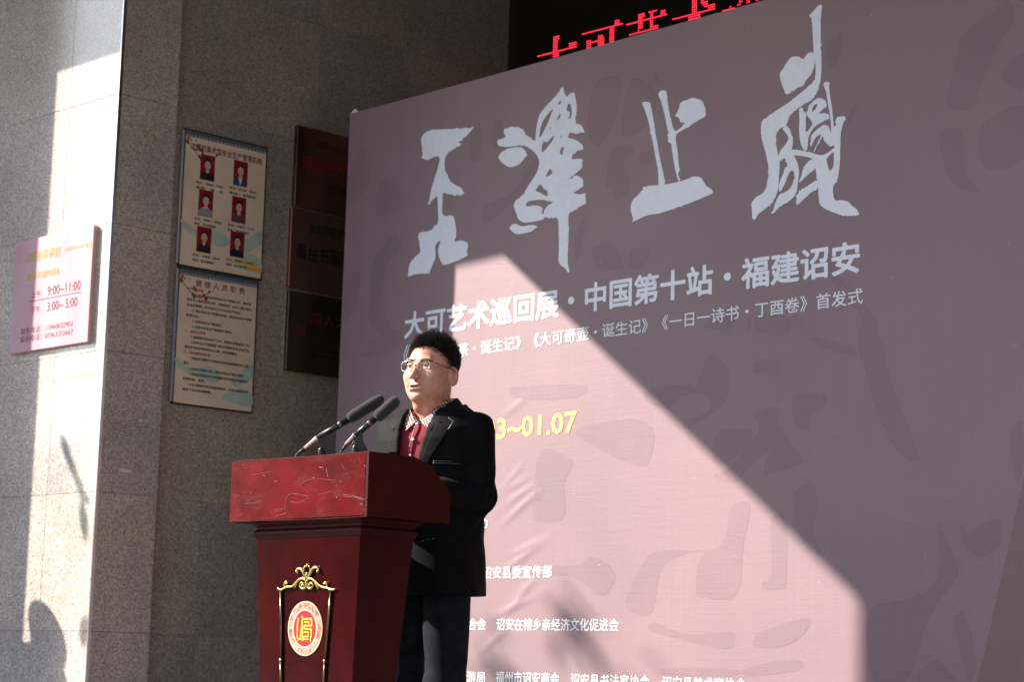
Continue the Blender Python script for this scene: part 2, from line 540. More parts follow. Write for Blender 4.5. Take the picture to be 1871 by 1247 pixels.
# ------------------------------------------------------------------ banner
B0 = (-7.67494, 6.35815, 0.0)
BN = (sin(BY), -cos(BY), 0)
BP = Plane(B0, (cos(BY), sin(BY), 0), BN)
ZT = BP.uv(1000, 109)[1]
UR = 5.6
ban = thing('event_banner', (B0[0], B0[1], ZF), 'huge mauve printed event backdrop with white brush calligraphy, standing right across behind the speaker', 'banner')
def banner_mat(name, col):
    m, nt, b = mat_new(name)
    co = coords(nt, kind='World')
    lf = noise(nt, co, 1.1, 4, 0.5, 0.8)
    c = mix(nt, 0.5, col, ramp(nt, lf, [(0.3, (0.88, 0.86, 0.90)), (0.7, (1.14, 1.08, 1.02))]), 'MULTIPLY')
    wv = noise(nt, coords(nt, (260, 260, 1.2), 'World'), 1, 2, 0.5)
    wh = noise(nt, coords(nt, (2, 2, 220), 'World'), 1, 2, 0.5)
    c = mix(nt, 0.5, c, ramp(nt, wv, [(0.3, 0.94), (0.7, 1.07)]), 'MULTIPLY')
    sp = noise(nt, co, 60, 2, 0.5)
    c = mix(nt, ramp(nt, sp, [(0.74, 0.0), (0.78, 0.3)]), c, (0.7, 0.6, 0.6))
    nt.links.new(c, b.inputs['Base Color'])
    b.inputs['Roughness'].default_value = 0.5
    b.inputs['Specular IOR Level'].default_value = 0.35
    h = N(nt, 'ShaderNodeMath', operation='ADD')
    nt.links.new(wv, h.inputs[0])
    nt.links.new(wh, h.inputs[1])
    # creases: thin ridged wrinkles
    n2 = noise(nt, coords(nt, (1.0, 1.0, 2.4), 'World'), 3.5, 5, 0.62, 1.6)
    rd = ramp(nt, n2, [(0.47, 0.0), (0.5, 1.0), (0.53, 0.0)])
    h2 = N(nt, 'ShaderNodeMath', operation='MULTIPLY_ADD')
    nt.links.new(rd, h2.inputs[0])
    h2.inputs[1].default_value = 0.45
    nt.links.new(h.outputs[0], h2.inputs[2])
    bump(nt, b, h2.outputs[0], 0.22, 0.0012)
    return m
M['banner'] = banner_mat('banner_print', (0.288, 0.197, 0.213))
M['ghost'] = banner_mat('banner_print_dark', (0.255, 0.172, 0.190))
M['ghost_light'] = banner_mat('banner_print_light', (0.385, 0.235, 0.228))
M['brown_print'] = banner_mat('banner_print_brown', (0.235, 0.145, 0.15))
M['white_print'] = plain('white_print', (0.87, 0.89, 0.96), 0.5, var=0.04)
M['yellow_print'] = plain('yellow_print', (0.80, 0.68, 0.16), 0.5, var=0.04)

# sheet with very shallow billows and a few real wrinkles near the speaker
BIL = 0.012
def billow(u, v):
    w = 0.006*sin(u*1.7+0.6)*sin(v*1.5+1.0)
    # folds pulling to a point left of centre
    for (cu, cv, am, ll, ang) in WR:
        du, dv = u-cu, v-cv
        a = du*cos(ang)+dv*sin(ang); b = -du*sin(ang)+dv*cos(ang)
        w += am*math.exp(-(a/ll)**2-(b/0.011)**2)
    return w
WR = []
for k, (x, y) in enumerate([(945, 885), (950, 905), (955, 925), (938, 870), (965, 1000), (955, 1020), (960, 1075), (950, 1095), (940, 1110), (940, 745), (905, 1170)]):
    q = BP.uv(x, y)
    WR.append((q[0], q[1], 0.0022+0.0008*(k % 3), 0.07+0.02*(k % 3), radians(18+7*(k % 4))))
for k, (x, y) in enumerate([(1650, 950), (1700, 905), (1020, 560), (1460, 640), (1150, 640)]):
    q = BP.uv(x, y)
    WR.append((q[0], q[1], 0.0015, 0.12, radians(-16+5*k)))
def bw_(u, v, off):
    return BP.w(u, v, off+billow(u, v))
def sheet(u0, u1, v0, v1, nu, nv, off, name, mat, parent):
    vs, fs = [], []
    for j in range(nv+1):
        for i in range(nu+1):
            u, v = u0+(u1-u0)*i/nu, v0+(v1-v0)*j/nv
            vs.append(bw_(u, v, off))
    for j in range(nv):
        for i in range(nu):
            a = j*(nu+1)+i
            fs.append((a, a+1, a+nu+2, a+nu+1))
    return mk(name, vs, fs, mat, parent, smooth=True)
sheet(0, UR, ZF+0.02, ZT, 420, 240, 0.0, 'printed_sheet', M['banner'], ban)
def lift(geo_v, off):   # put flat print on the billowed sheet
    out = []
    for p in geo_v:
        d = np.array(p)-BP.o
        u, v = np.dot(d, BP.ex), d[2]
        out.append(bw_(u, v, off+np.dot(d, BP.n)))
    return out
for (a, b) in ((0.03, 0.07), (1.4, 1.44), (2.8, 2.84), (4.2, 4.24), (UR-0.07, UR-0.03)):      # frame behind the sheet
    c0, c1 = BP.w(a, 0, -0.02), BP.w(b, 0, -0.06)
    box('frame_post', min(c0[0], c1[0]), max(c0[0], c1[0]), min(c0[1], c1[1]), max(c0[1], c1[1]), ZF, ZT-0.03, M['steel'], ban)
gf = Geo()
for z in (ZT-0.07, 1.2, 0.0):
    q = [BP.w(u, z+dz, o_) for u in (0.02, UR-0.02) for dz in (0, 0.03) for o_ in (-0.02, -0.045)]
    gf.add(q, [(0, 1, 3, 2), (4, 6, 7, 5), (0, 4, 5, 1), (2, 3, 7, 6), (0, 2, 6, 4), (1, 5, 7, 3)])
gf.build('frame_rail', M['steel'], ban)
q = [BP.uv(637, 208), BP.uv(646, 198), BP.uv(653, 204), BP.uv(650, 210)]
mk('corner_patch', [BP.w(a[0], a[1], o_) for o_ in (-0.012, -0.008) for a in q], [(0, 3, 2, 1), (4, 5, 6, 7), (0, 1, 5, 4), (1, 2, 6, 5), (2, 3, 7, 6), (3, 0, 4, 7)], M['white_print'], ban)

def px_loop(pts, ox=0, oy=0, s=1.0, pl=BP, n=3, jag=0.0, smooth=True, seed=0):
    rr = random.Random(seed)
    P = [(ox+x/s, oy+y/s) for x, y in pts]
    if smooth: P = catmull(P, n, True)
    elif jag:
        m = len(P)
        C2 = []
        for i in range(m):
            a, b = np.array(P[i]), np.array(P[(i+1) % m])
            C2 += [a*0.8+b*0.2, a*0.2+b*0.8]
        P = C2
        Q = []
        m = len(P)
        for i in range(m):
            a, b = np.array(P[i]), np.array(P[(i+1) % m])
            k = max(1, int(np.hypot(*(b-a))/1.9))
            for j in range(k): Q.append(a+(b-a)*j/k)
        P = Q
    out = []
    for i, p in enumerate(P):
        am = jag if smooth else jag*(0.3+2.0*max(0.0, sin(i*0.19+seed)*sin(i*0.071+2.0)))
        j = (rr.uniform(-am, am), rr.uniform(-am, am))
        out.append(tuple(pl.uv(p[0]+j[0], p[1]+j[1])))
    return out
# ghost calligraphy printed tone on tone
GH = []
def gh(ox, oy, s, *ls):
    for l in ls: GH.append((ox, oy, s, l))
gh(1140, 420, 2.598,
   [(390,610),(430,600),(480,640),(500,700),(490,790),(450,850),(400,880),(300,940),(280,920),(330,890),(400,860),(410,820),(380,790),(320,780),(240,810),(200,850),(110,820),(100,770),(180,745),(300,735),(340,745)],
   [(615,650),(640,620),(720,620),(738,640),(725,685),(680,690),(620,680)],
   [(620,470),(640,400),(780,420),(780,490),(700,500)],
   [(610,870),(710,845),(740,940),(845,1090),(830,1115),(690,1160),(665,1150),(670,1090),(710,1040),(620,1100),(520,1200),(420,1170),(500,1130),(600,1000),(640,960),(625,900)],
   [(420,1020),(450,960),(590,945),(600,980),(560,1050),(480,1110),(420,1090)],
   [(800,800),(870,775),(960,780),(940,850),(890,870),(880,950),(830,940),(800,890)],
   [(880,510),(960,520),(1080,560),(1100,590),(1040,590),(940,560)],
   [(380,460),(450,400),(530,400),(520,450),(480,485),(440,475)],
   [(590,420),(608,410),(600,475),(588,475)],
   [(30,110),(60,85),(120,90),(110,150),(70,190),(30,170)],
   [(960,100),(1040,230),(1195,430),(1195,640),(1120,600),(1130,430),(1060,330),(960,200)])
gh(860, 700, 2.28,
   [(1080,520),(1160,500),(1140,640),(1130,700),(1100,890),(960,895),(935,870),(940,760),(960,700),(800,760),(750,960),(640,930),(700,780),(780,700),(1000,700),(1060,620)],
   [(1250,560),(1310,580),(1310,840),(1290,860),(1220,865),(1210,830),(1250,800)],
   [(820,1190),(1090,1195),(1080,1225),(810,1220)],
   [(1150,1190),(1280,1160),(1370,1160),(1360,1200),(1150,1225)],
   [(760,1000),(900,1050),(1080,1040),(1090,1080),(1050,1110),(760,1040)],
   [(500,730),(560,750),(600,800),(590,840),(540,890),(420,810),(260,800),(240,770),(440,760)],
   [(290,290),(400,310),(425,340),(390,420),(390,560),(300,580),(260,540)],
   [(440,200),(660,150),(760,200),(740,330),(690,345),(560,290)],
   [(1180,1060),(1200,1040),(1400,980),(1390,1040),(1300,1100),(1180,1100)],
   [(180,20),(470,10),(440,60),(280,70),(190,60)])
gh(1380, 600, 1.927,
   [(360,0),(430,10),(480,190),(530,320),(580,470),(500,430),(430,300),(380,120)],
   [(130,590),(200,545),(215,620),(205,720),(225,800),(160,750)],
   [(640,690),(700,800),(715,870),(650,960),(600,1050),(530,1247),(420,1247),(400,1000),(560,950),(650,860)],
   [(700,1040),(720,1005),(745,1020),(780,1170),(765,1240),(745,1230)],
   [(590,1200),(640,1170),(690,1220),(700,1247),(570,1247)],
   [(870,680),(860,770),(800,810),(760,790),(740,740),(800,690)],
   [(720,710),(735,705),(755,780),(745,785)],
   [(900,380),(940,330),(946,480),(920,540)])
gh(1600, 0, 2.078,
   [(330,130),(440,50),(490,0),(530,60),(460,180),(400,320),(370,400),(320,420),(270,380),(300,250)],
   [(250,500),(330,500),(340,650),(400,730),(300,700),(250,600)],
   [(480,270),(560,200),(563,330),(500,320)],
   [(400,480),(560,400),(563,600),(420,640)])
gh(500, 200, 2.496,
   [(400,180),(430,260),(430,330),(340,440),(345,300)],
   [(540,570),(570,620),(510,720),(500,900),(540,1030),(440,980),(440,850),(450,700)],
   [(385,740),(370,900),(300,980),(310,820)],
   [(480,330),(560,340),(590,440),(470,480)],
   [(395,1120),(520,1000),(600,1040),(480,1130)])
gh(720, 0, 2.398,
   [(355,560),(380,560),(375,690),(330,700),(330,620)],
   [(430,540),(470,530),(470,640),(430,640)],
   [(880,370),(990,340),(980,500),(900,640),(850,560)],
   [(950,660),(1007,650),(1000,760),(930,820)],
   [(870,1090),(960,1070),(1007,1180),(900,1170)],
   [(790,1060),(830,960),(825,1060),(800,1140)],
   [(590,720),(640,700),(540,860),(400,980),(390,900),(520,840)],
   [(20,1060),(40,1040),(0,1130)])
gh(1120, 0, 2.969,
   [(90,450),(150,430),(240,500),(250,560),(170,700),(60,740),(50,640)],
   [(0,840),(60,800),(120,810),(60,860),(0,890)],
   [(150,840),(200,820),(220,870),(170,910),(145,880)],
   [(230,380),(240,400),(260,450),(225,420)],
   [(1170,230),(1225,210),(1220,330),(1180,360)],
   [(1225,190),(1245,185),(1240,280),(1228,280)],
   [(1300,590),(1330,560),(1300,640),(1270,680)],
   [(0,900),(60,910),(90,1020),(40,1080),(0,1060)])
off = 0.00025
for k, (ox, oy, s, l) in enumerate(GH):
    lp = [(max(a, 0.006), min(b, ZT-0.006)) for a, b in px_loop(l, ox, oy, s, n=5, jag=0.35, seed=k)]
    off += 0.00001
    v, f = BP.dense(lp)
    mk('ghost_brush_stroke', lift(v, off), f, M['ghost'], ban)
lp = [tuple(BP.uv(*p)) for p in ((1905, 720), (1871, 880), (1787, 1247), (1769, 1330), (1990, 1330), (1990, 720))]
v, f = BP.dense(lp)
mk('brown_corner_print', lift(v, 0.0009), f, M['brown_print'], ban)

# the four big brush characters
def brush(name, parts):
    g = Geo()
    for k, (ox, oy, s, outer, holes) in enumerate(parts):
        ls = [px_loop(outer, ox, oy, s, jag=0.8, smooth=False, seed=k+11)]
        for h in holes: ls.append(px_loop(h, ox, oy, s, jag=0.2, smooth=False, seed=k+50))
        v, f = BP.poly(ls, 0)
        g.add(lift(v, 0.0013+0.00004*k), f)
    return g.build(name, M['white_print'], ban)
c1 = [(115,130),(150,85),(200,68),(300,65),(440,60),(455,50),(480,58),(505,50),(518,42),(512,58),(480,95),(460,120),(430,135),(440,145),(390,165),(430,175),(395,200),(345,225),(325,235),(310,250),(300,280),(295,300),(296,350),(300,385),(318,410),(330,450),(360,480),(430,515),(435,540),(450,548),(430,565),(410,577),(395,565),(360,568),(320,560),(285,545),(282,570),(280,640),(276,690),(285,715),(300,730),(345,717),(370,735),(380,790),(385,850),(382,890),(372,925),(400,915),(435,912),(475,930),(478,960),(465,985),(468,1010),(478,1025),(440,1045),(390,1070),(330,1090),(285,1102),(270,1070),(255,1040),(248,1000),(250,960),(262,930),(278,902),(240,928),(225,950),(230,1000),(228,1050),(210,1090),(190,1140),(188,1165),(130,1162),(75,1170),(30,1187),(12,1185),(22,1160),(28,1100),(45,1070),(70,1040),(115,1002),(108,960),(105,915),(95,890),(105,848),(190,840),(210,810),(245,780),(250,740),(245,690),(243,570),(215,595),(190,615),(185,638),(165,635),(178,615),(182,580),(200,500),(225,420),(245,350),(260,300),(248,268),(210,278),(165,302),(130,290),(115,282),(130,262),(122,200)]
brush('brush_character', [(740, 220, 4.157, c1, [])])
c2 = [(440,30),(450,35),(455,65),(470,95),(490,75),(520,60),(527,100),(537,170),(530,225),(528,262),(560,268),(575,290),(588,322),(560,318),(530,330),(500,318),(490,320),(478,355),(510,358),(550,378),(575,395),(580,425),(560,425),(530,438),(530,450),(512,455),(505,470),(502,490),(540,485),(575,487),(570,510),(572,540),(540,570),(500,600),(475,618),(480,622),(520,592),(550,597),(575,615),(578,660),(545,680),(510,705),(560,712),(590,700),(590,735),(597,770),(560,785),(520,815),(484,830),(482,880),(484,930),(482,1020),(478,1100),(478,1150),(490,1205),(480,1210),(450,1170),(425,1155),(415,1130),(420,1100),(422,1000),(418,900),(412,858),(360,862),(325,855),(325,868),(290,880),(200,893),(160,870),(150,830),(135,800),(132,780),(150,745),(180,725),(200,700),(230,650),(270,590),(290,550),(297,500),(280,460),(250,430),(215,405),(180,400),(140,405),(80,412),(30,402),(25,368),(75,350),(85,340),(65,325),(70,295),(120,285),(160,282),(200,305),(205,330),(240,350),(270,380),(275,300),(290,220),(320,170),(380,110),(410,80),(425,50)]
h2 = [[(385,165),(355,195),(320,240),(300,300),(295,360),(320,320),(350,260),(370,210)],[(415,130),(435,115),(438,125),(420,145)],[(405,245),(425,200),(433,200),(425,230)],[(360,300),(370,278),(372,292)],
 [(480,140),(490,135),(500,155),(505,200),(495,230),(480,235),(492,205),(488,185),(470,180),(475,155)],[(312,440),(310,410),(325,370),(340,385),(395,330),(375,380),(340,420),(318,445)],[(425,355),(445,330),(440,350)],
 [(425,445),(440,410),(455,412),(445,450),(440,465)],[(335,600),(355,560),(365,548),(383,572),(360,595)],[(268,690),(290,660),(305,642),(322,675),(350,690),(348,728),(320,712),(295,695)],
 [(205,780),(225,755),(270,748),(330,745),(345,755),(388,755),(365,775),(345,785),(330,810),(320,840),(310,830),(320,800),(300,785),(260,780),(225,788)]]
brush('brush_character', [(900, 150, 3.467, c2, h2),
   (900, 150, 3.467, [(30,480),(50,445),(90,422),(130,414),(180,410),(205,430),(220,465),(195,490),(170,520),(110,543),(70,520)], []),
   (900, 150, 3.467, [(105,920),(125,903),(150,899),(190,914),(260,903),(290,920),(262,935),(240,950),(180,963),(145,962),(120,945)], [])])
brush('brush_character', [
   (1120, 0, 2.969, [(100,1210),(115,1190),(100,1150),(100,1110),(115,1080),(140,1060),(180,1010),(250,1005),(300,1000),(370,985),(430,965),(440,955),(478,958),(490,975),(510,1010),(545,1030),(548,1050),(500,1070),(440,1095),(380,1120),(250,1160),(190,1168),(140,1190)], []),
   (1120, 0, 2.969, [(160,560),(175,552),(210,555),(215,590),(225,650),(240,740),(258,850),(275,930),(292,1008),(250,1010),(250,930),(235,850),(215,740),(195,650),(175,590)], []),
   (1120, 0, 2.969, [(248,510),(265,493),(298,495),(300,540),(310,600),(330,690),(345,715),(380,690),(400,665),(370,665),(365,640),(340,630),(360,605),(370,560),(400,545),(440,530),(490,545),(505,580),(512,632),(475,650),(420,685),(390,705),(350,725),(345,760),(358,830),(362,900),(370,925),(360,945),(372,992),(362,990),(345,935),(335,880),(325,820),(322,780),(302,770),(305,740),(300,700),(285,620),(270,560)], [])])
k4 = (1370, 130, 4.452)
brush('brush_character', [
   k4+([(596,-546),(590,-480),(585,-420),(584,-300),(590,-130),(592,-20),(583,80),(560,170),(520,225),(440,275),(380,320),(330,365),(315,420),(295,450),(265,460),(235,490),(220,530),(222,600),(240,690),(250,740),(250,800),(243,870),(238,940),(230,990),(205,1040),(180,1085),(120,1130),(70,1170),(45,1210),(25,1205),(22,1120),(15,1080),(60,1020),(110,1000),(140,950),(150,890),(160,830),(155,760),(140,680),(115,590),(100,520),(98,450),(110,400),(180,350),(260,300),(340,245),(420,180),(480,130),(530,80),(545,20),(540,-60),(529,-144),(521,-279),(514,-429),(488,-451),(520,-480),(560,-530)], []),
   (1120, 0, 2.969, [(910,400),(925,380),(950,340),(970,310),(1010,305),(1040,325),(1060,290),(1080,282),(1098,290),(1100,350),(1085,400),(1050,440),(1040,465),(1000,480),(960,510),(945,515),(930,480),(915,440)], []),
   k4+([(300,430),(330,470),(355,530),(360,590),(345,640),(370,690),(400,760),(410,820),(400,900),(395,960),(375,1010),(330,1060),(270,1095),(230,1120),(200,1160),(175,1160),(195,1135),(215,1070),(245,1000),(300,985),(340,950),(370,890),(372,840),(345,810),(325,830),(290,920),(262,975),(245,985),(238,940),(262,870),(290,810),(310,770),(295,720),(285,710),(250,740),(240,690),(260,640),(300,600),(325,545),(300,500),(270,470)], []),
   k4+([(410,300),(430,290),(450,330),(470,350),(462,400),(465,450),(460,500),(480,490),(520,430),(500,390),(475,370),(470,340),(490,290),(520,245),(560,220),(600,222),(630,250),(635,290),(600,315),(560,350),(620,340),(650,355),(655,390),(620,400),(570,430),(540,445),(500,500),(480,560),(475,650),(440,640),(415,570),(408,480),(412,380)], [[(510,320),(525,280),(560,262),(550,300),(520,335)]]),
   k4+([(600,110),(625,85),(660,95),(650,120),(660,200),(675,290),(685,400),(690,450),(705,440),(705,390),(720,370),(775,365),(790,390),(765,420),(745,510),(742,650),(735,800),(715,900),(690,920),(680,950),(685,1020),(700,1055),(760,1050),(810,1065),(840,1100),(880,1130),(895,1175),(780,1185),(640,1135),(570,1090),(560,960),(555,890),(540,800),(530,740),(500,705),(420,690),(360,685),(345,640),(400,640),(480,655),(590,690),(640,665),(695,625),(690,600),(665,620),(640,600),(605,560),(600,520),(540,640),(530,660),(525,650),(570,560),(590,510),(540,540),(500,625),(497,590),(510,520),(560,470),(600,440),(640,440),(655,470),(665,520),(668,440),(655,350),(640,250),(625,150)], [[(630,715),(660,680),(688,655),(690,700),(686,780),(655,820),(640,770),(633,740)]]),
   k4+([(556,880),(560,960),(500,990),(440,1050),(380,1100),(390,990),(470,940)], []),
   k4+([(542,795),(470,850),(400,920),(430,840),(440,790),(500,715),(530,740)], [])])

def btext(body, left, right, tops, bots, bold, name='text_line', mat='white_print', extra=()):
    g = Chars()
    g.post = lambda vs: [np.array(p) for p in lift(vs, 0.0014)]
    text_px(g, BP, body, left, right, tops, bots, 0, bold)
    for e in extra: text_px(g, BP, e[0], e[1], e[2], e[3], e[4], 0, bold)
    g.build('printed_character', M[mat], ban)
btext('大可艺术巡回展・中国第十站・福建诏安', (739, 600), (1572, 480), [(1547, 440), (1010, 530)], [(1567, 500), (900, 597)], 0.028)
btext('篆・诞生记》《大可奇壶・诞生记》《一日一诗书・丁酉卷》首发式', (837.5, 640), (1577, 540), [(1573, 522), (1335, 563)], [(1500, 565), (850, 652)], 0.008,
      extra=[('《大可书', (737, 660), (832, 645), [(800, 622)], [(800, 662)])])
btext('03~01.07', (886, 780), (1054, 770), [(1040, 751), (960, 762)], [(960, 800), (1040, 791)], 0.02, mat='yellow_print',
      extra=[('2018.01.', (735, 780), (880, 775), [(740, 772)], [(740, 812)])])
btext('14:00', (846, 960), (893, 960), [(886, 950)], [(886, 967)], 0.006)
btext('中共诏安县委宣传部', (850, 1050), (1009, 1050), [(990, 1034)], [(990, 1057)], 0.012)
btext('诏安在榕乡亲经济文化促进会', (909, 1140), (1129.5, 1140), [(1020, 1131)], [(1020, 1154)], 0.012,
      extra=[('文学艺术界联合会', (762, 1140), (889.5, 1140), [(880, 1131)], [(880, 1153)])])
btext('福州市诏安商会', (907, 1240), (1022, 1240), [(970, 1229)], [(970, 1252)], 0.012,
      extra=[('文化体育旅游局', (768, 1240), (888, 1240), [(880, 1228)], [(880, 1251)]),
             ('诏安县书法家协会', (1043, 1245), (1186, 1245), [(1100, 1233)], [(1100, 1257)]),
             ('诏安县美术家协会', (1209, 1250), (1362, 1250), [(1300, 1239)], [(1300, 1264)]),
             ('会', (745, 1232), (762, 1232), [(750, 1226)], [(750, 1248)])])

# ------------------------------------------------------------------ opening-hours plaque
PX0, PX1, PZ0, PZ1 = -9.004, -8.333, 1.437, 1.983
plq = thing('opening_hours_plaque', (-8.67, YP, PZ0), 'shiny pinkish steel plaque with opening hours on the sunlit pillar', 'plaque')
def plaque_mat(name, c0, c1, met, rough, sc):
    m, nt, b = mat_new(name)
    co = coords(nt, sc, 'World')
    f = noise(nt, co, 1.0, 2, 0.5)
    nt.links.new(ramp(nt, f, [(0.35, c0), (0.65, c1)]), b.inputs['Base Color'])
    b.inputs['Metallic'].default_value = met
    b.inputs['Roughness'].default_value = rough
    g = noise(nt, coords(nt, (8, 8, 900), 'World'), 1, 2)
    bump(nt, b, g, 0.05, 0.0005)
    return m
M['pink_plate'] = plaque_mat('pinkish_plate', (0.56, 0.27, 0.32), (0.58, 0.36, 0.41), 0.05, 0.5, (6, 6, 2))
v, f = box_geo(PX0, PX1, YP-0.025, YP-0.004, PZ0, PZ1, 0.003)
mk('plate', v, f, [M['pink_plate']], plq)
box('edge_return', PX0+0.004, PX1-0.002, YP-0.0215, YP-0.0003, PZ0+0.002, PZ1-0.002, M['steel'], plq)
FP = Plane((0, YP-0.026, 0), (1, 0, 0), (0, -1, 0))
M['dark_red_ink'] = plain('dark_red_ink', (0.16, 0.03, 0.05), 0.5)
M['gold_ink'] = plain('gold_ink', (0.50, 0.36, 0.08), 0.35, 0.4)
def P_(x, y): return (x/4.795, 400+y/4.795)
g1, g2, gln = Chars(), Chars(), Geo()
def pt(g, body, l, r, top, bot, bold=0.01):
    text_px(g, FP, body, P_(*l), P_(*r), [P_(*top)], [P_(*bot)], 0, bold)
pt(g2, '沈耀初美術館', (215, 350), (535, 280), (380, 265), (380, 360), 0.0)
pt(g2, 'SHEN YAOCHU ART GALLERY', (565, 270), (822, 205), (700, 222), (700, 262), 0.0)
pt(g2, '免费开放时间', (232, 500), (512, 460), (370, 452), (370, 520), 0.012)
pt(g1, '上午', (277, 660), (358, 650), (318, 630), (318, 690))
pt(g1, '9:00~11:00', (415, 640), (706, 590), (560, 565), (560, 648))
pt(g1, '下午', (272, 790), (350, 790), (310, 765), (310, 825))
pt(g1, '3:00~ 5:00', (412, 760), (677, 730), (545, 705), (545, 790))
pt(g1, '联系电话：13960032902', (183, 990), (638, 920), (420, 922), (420, 980), 0.0)
pt(g1, '投诉电话：05963333667', (176, 1060), (638, 990), (420, 992), (420, 1050), 0.0)
a, b = FP.uv(*P_(253, 730)), FP.uv(*P_(712, 638))
zz = (a[1]+b[1])/2
gln.add([FP.w(a[0], zz-0.0018), FP.w(b[0], zz-0.0018), FP.w(b[0], zz+0.0018), FP.w(a[0], zz+0.0018)], [(0, 1, 2, 3)])
gln.build('ruled_line', M['dark_red_ink'], plq)
g1.build('engraved_character', M['dark_red_ink'], plq)
g2.build('gilt_character', M['gold_ink'], plq)

# ------------------------------------------------------------------ notice boards on the shaded wall
WP = Plane((XW, 0, 0), (0, 1, 0), (1, 0, 0))
def tint(name, col, **k): return plain(name, col, k.pop('rough', 0.5), **k)
M['cream_paper'] = tint('cream_paper', (0.74, 0.61, 0.47), rough=0.35, var=0.08, nscale=6)
M['tile_strip'] = tint('tile_strip_print', (0.10, 0.12, 0.14), var=0.6, nscale=120)
M['board_edge'] = tint('board_edge', (0.02, 0.03, 0.03), rough=0.25)
M['acrylic'] = tint('acrylic_edge', (0.32, 0.36, 0.42), rough=0.1, metal=0.3)
M['maroon_ink'] = tint('maroon_ink', (0.16, 0.012, 0.03))
M['black_ink'] = tint('black_ink', (0.02, 0.018, 0.018))
M['red_ink'] = tint('red_ink', (0.50, 0.02, 0.02))
M['photo_red'] = tint('photo_red', (0.26, 0.012, 0.022), rough=0.3)
M['photo_skin'] = tint('photo_skin', (0.60, 0.40, 0.31), rough=0.35)
M['photo_dark'] = tint('photo_dark', (0.02, 0.02, 0.028), rough=0.3)
M['photo_grey'] = tint('photo_grey', (0.30, 0.30, 0.36), rough=0.3)
M['photo_blue'] = tint('photo_blue', (0.04, 0.07, 0.15), rough=0.3)
M['photo_check'] = tint('photo_check', (0.12, 0.06, 0.07), rough=0.3, var=0.8, nscale=300)
M['photo_white'] = tint('photo_white', (0.75, 0.75, 0.75), rough=0.3)
M['teal_wash'] = tint('teal_wash', (0.44, 0.56, 0.48), var=0.15, nscale=12)
M['pink_ink'] = tint('plum_ink', (0.36, 0.03, 0.08))
M['orange_sticker'] = tint('orange_sticker', (0.85, 0.40, 0.04))
M['bough_ink'] = tint('bough_ink', (0.07, 0.05, 0.07))
def ellipse(cu, cv, a, b, n=18, t0=0, t1=2*pi):
    return [(cu+a*cos(t0+(t1-t0)*k/n), cv+b*sin(t0+(t1-t0)*k/n)) for k in range(n)]
def flat(g, loop, off):
    v, f = WP.poly([loop], off)
    g.add(v, f)
def rect(u0, u1, v0, v1): return [(u0, v0), (u1, v0), (u1, v1), (u0, v1)]
def notice_board(y0, y1, z0, z1, name, label, draw):
    t = thing('notice_board', (XW, (y0+y1)/2, z0), label, 'notice board')
    box('backing', XW+0.001, XW+0.012, y0, y1, z0, z1, M['board_edge'], t)
    box('printed_face', XW+0.0122, XW+0.0135, y0+0.008, y1-0.008, z0+0.008, z1-0.006, M['cream_paper'], t)
    box('clear_edge', XW+0.001, XW+0.02, y0-0.014, y0-0.001, z0+0.01, z1-0.01, M['acrylic'], t, bev=0.002)
    W, H = y1-y0-0.016, z1-z0-0.014
    U0, V0 = y0+0.008, z0+0.008
    def X(fu, fv): return U0+fu*W, V0+fv*H
    g = Geo(); flat(g, rect(U0, U0+W, V0+0.955*H, V0+H), 0.0139); g.build('tile_border', M['tile_strip'], t)
    g = Geo()
    for k in range(22):
        a = X((k+0.5)/22, 0.965)
        flat(g, ellipse(a[0], a[1], 0.0085, 0.006, 8), 0.0142)
    g.build('border_scallops', M['photo_grey'], t)
    g = Geo()   # misty hills
    def hill(pts):
        flat(g, [tuple(p) for p in catmull([X(*p) for p in pts], 5, True)], 0.0138+0.00002*len(g.v)/50)
    hill([(0.005, 0.33), (0.2, 0.27), (0.45, 0.30), (0.6, 0.24), (0.5, 0.18), (0.3, 0.21), (0.1, 0.24), (0.005, 0.29)])
    hill([(0.99, 0.36), (0.9, 0.33), (0.78, 0.26), (0.7, 0.22), (0.8, 0.17), (0.9, 0.22), (0.99, 0.26)])
    hill([(0.99, 0.14), (0.85, 0.17), (0.72, 0.13), (0.6, 0.08), (0.75, 0.05), (0.99, 0.04)])
    g.build('painted_hills', M['teal_wash'], t)
    # plum bough
    g = Geo()
    for P in ([(0.0, 0.93), (0.05, 0.89), (0.1, 0.86), (0.17, 0.82), (0.21, 0.80)], [(0.1, 0.86), (0.16, 0.865), (0.2, 0.88)], [(0.17, 0.82), (0.27, 0.80), (0.33, 0.83), (0.4, 0.86)]):
        v, f = tube_geo([WP.w(*X(*p), 0.0142) for p in P], 0.0016, 4)
        g.add(v, f)
    g.build('painted_bough', M['bough_ink'], t)
    g = Geo(); rr = random.Random(3)
    for (a, b, s) in ((0.02, 0.91, 1.3), (0.03, 0.94, 1), (0.06, 0.93, .6), (0.12, 0.93, .5), (0.19, 0.87, 1.0), (0.21, 0.855, .8), (0.17, 0.82, 1), (0.19, 0.80, .9), (0.34, 0.80, 1.2), (0.31, 0.83, .7), (0.38, 0.86, .8), (0.42, 0.87, .5)):
        for k in range(5):
            c = X(a, b)
            flat(g, ellipse(c[0]+0.005*s*cos(k*1.257), c[1]+0.005*s*sin(k*1.257), 0.0042*s, 0.0042*s, 7), 0.0144+0.00002*k+rr.random()*2e-5)
    g.build('painted_blossom', M['pink_ink'], t)
    draw(t, X, W, H)
    return t
def tput(g, X, body, f0, f1, v0, v1, off=0.0146, bold=0.01):
    a, b = X(f0, v0), X(f1, v1)
    put_text(g, WP, body, a[0], b[0], a[1], b[1], off, bold)
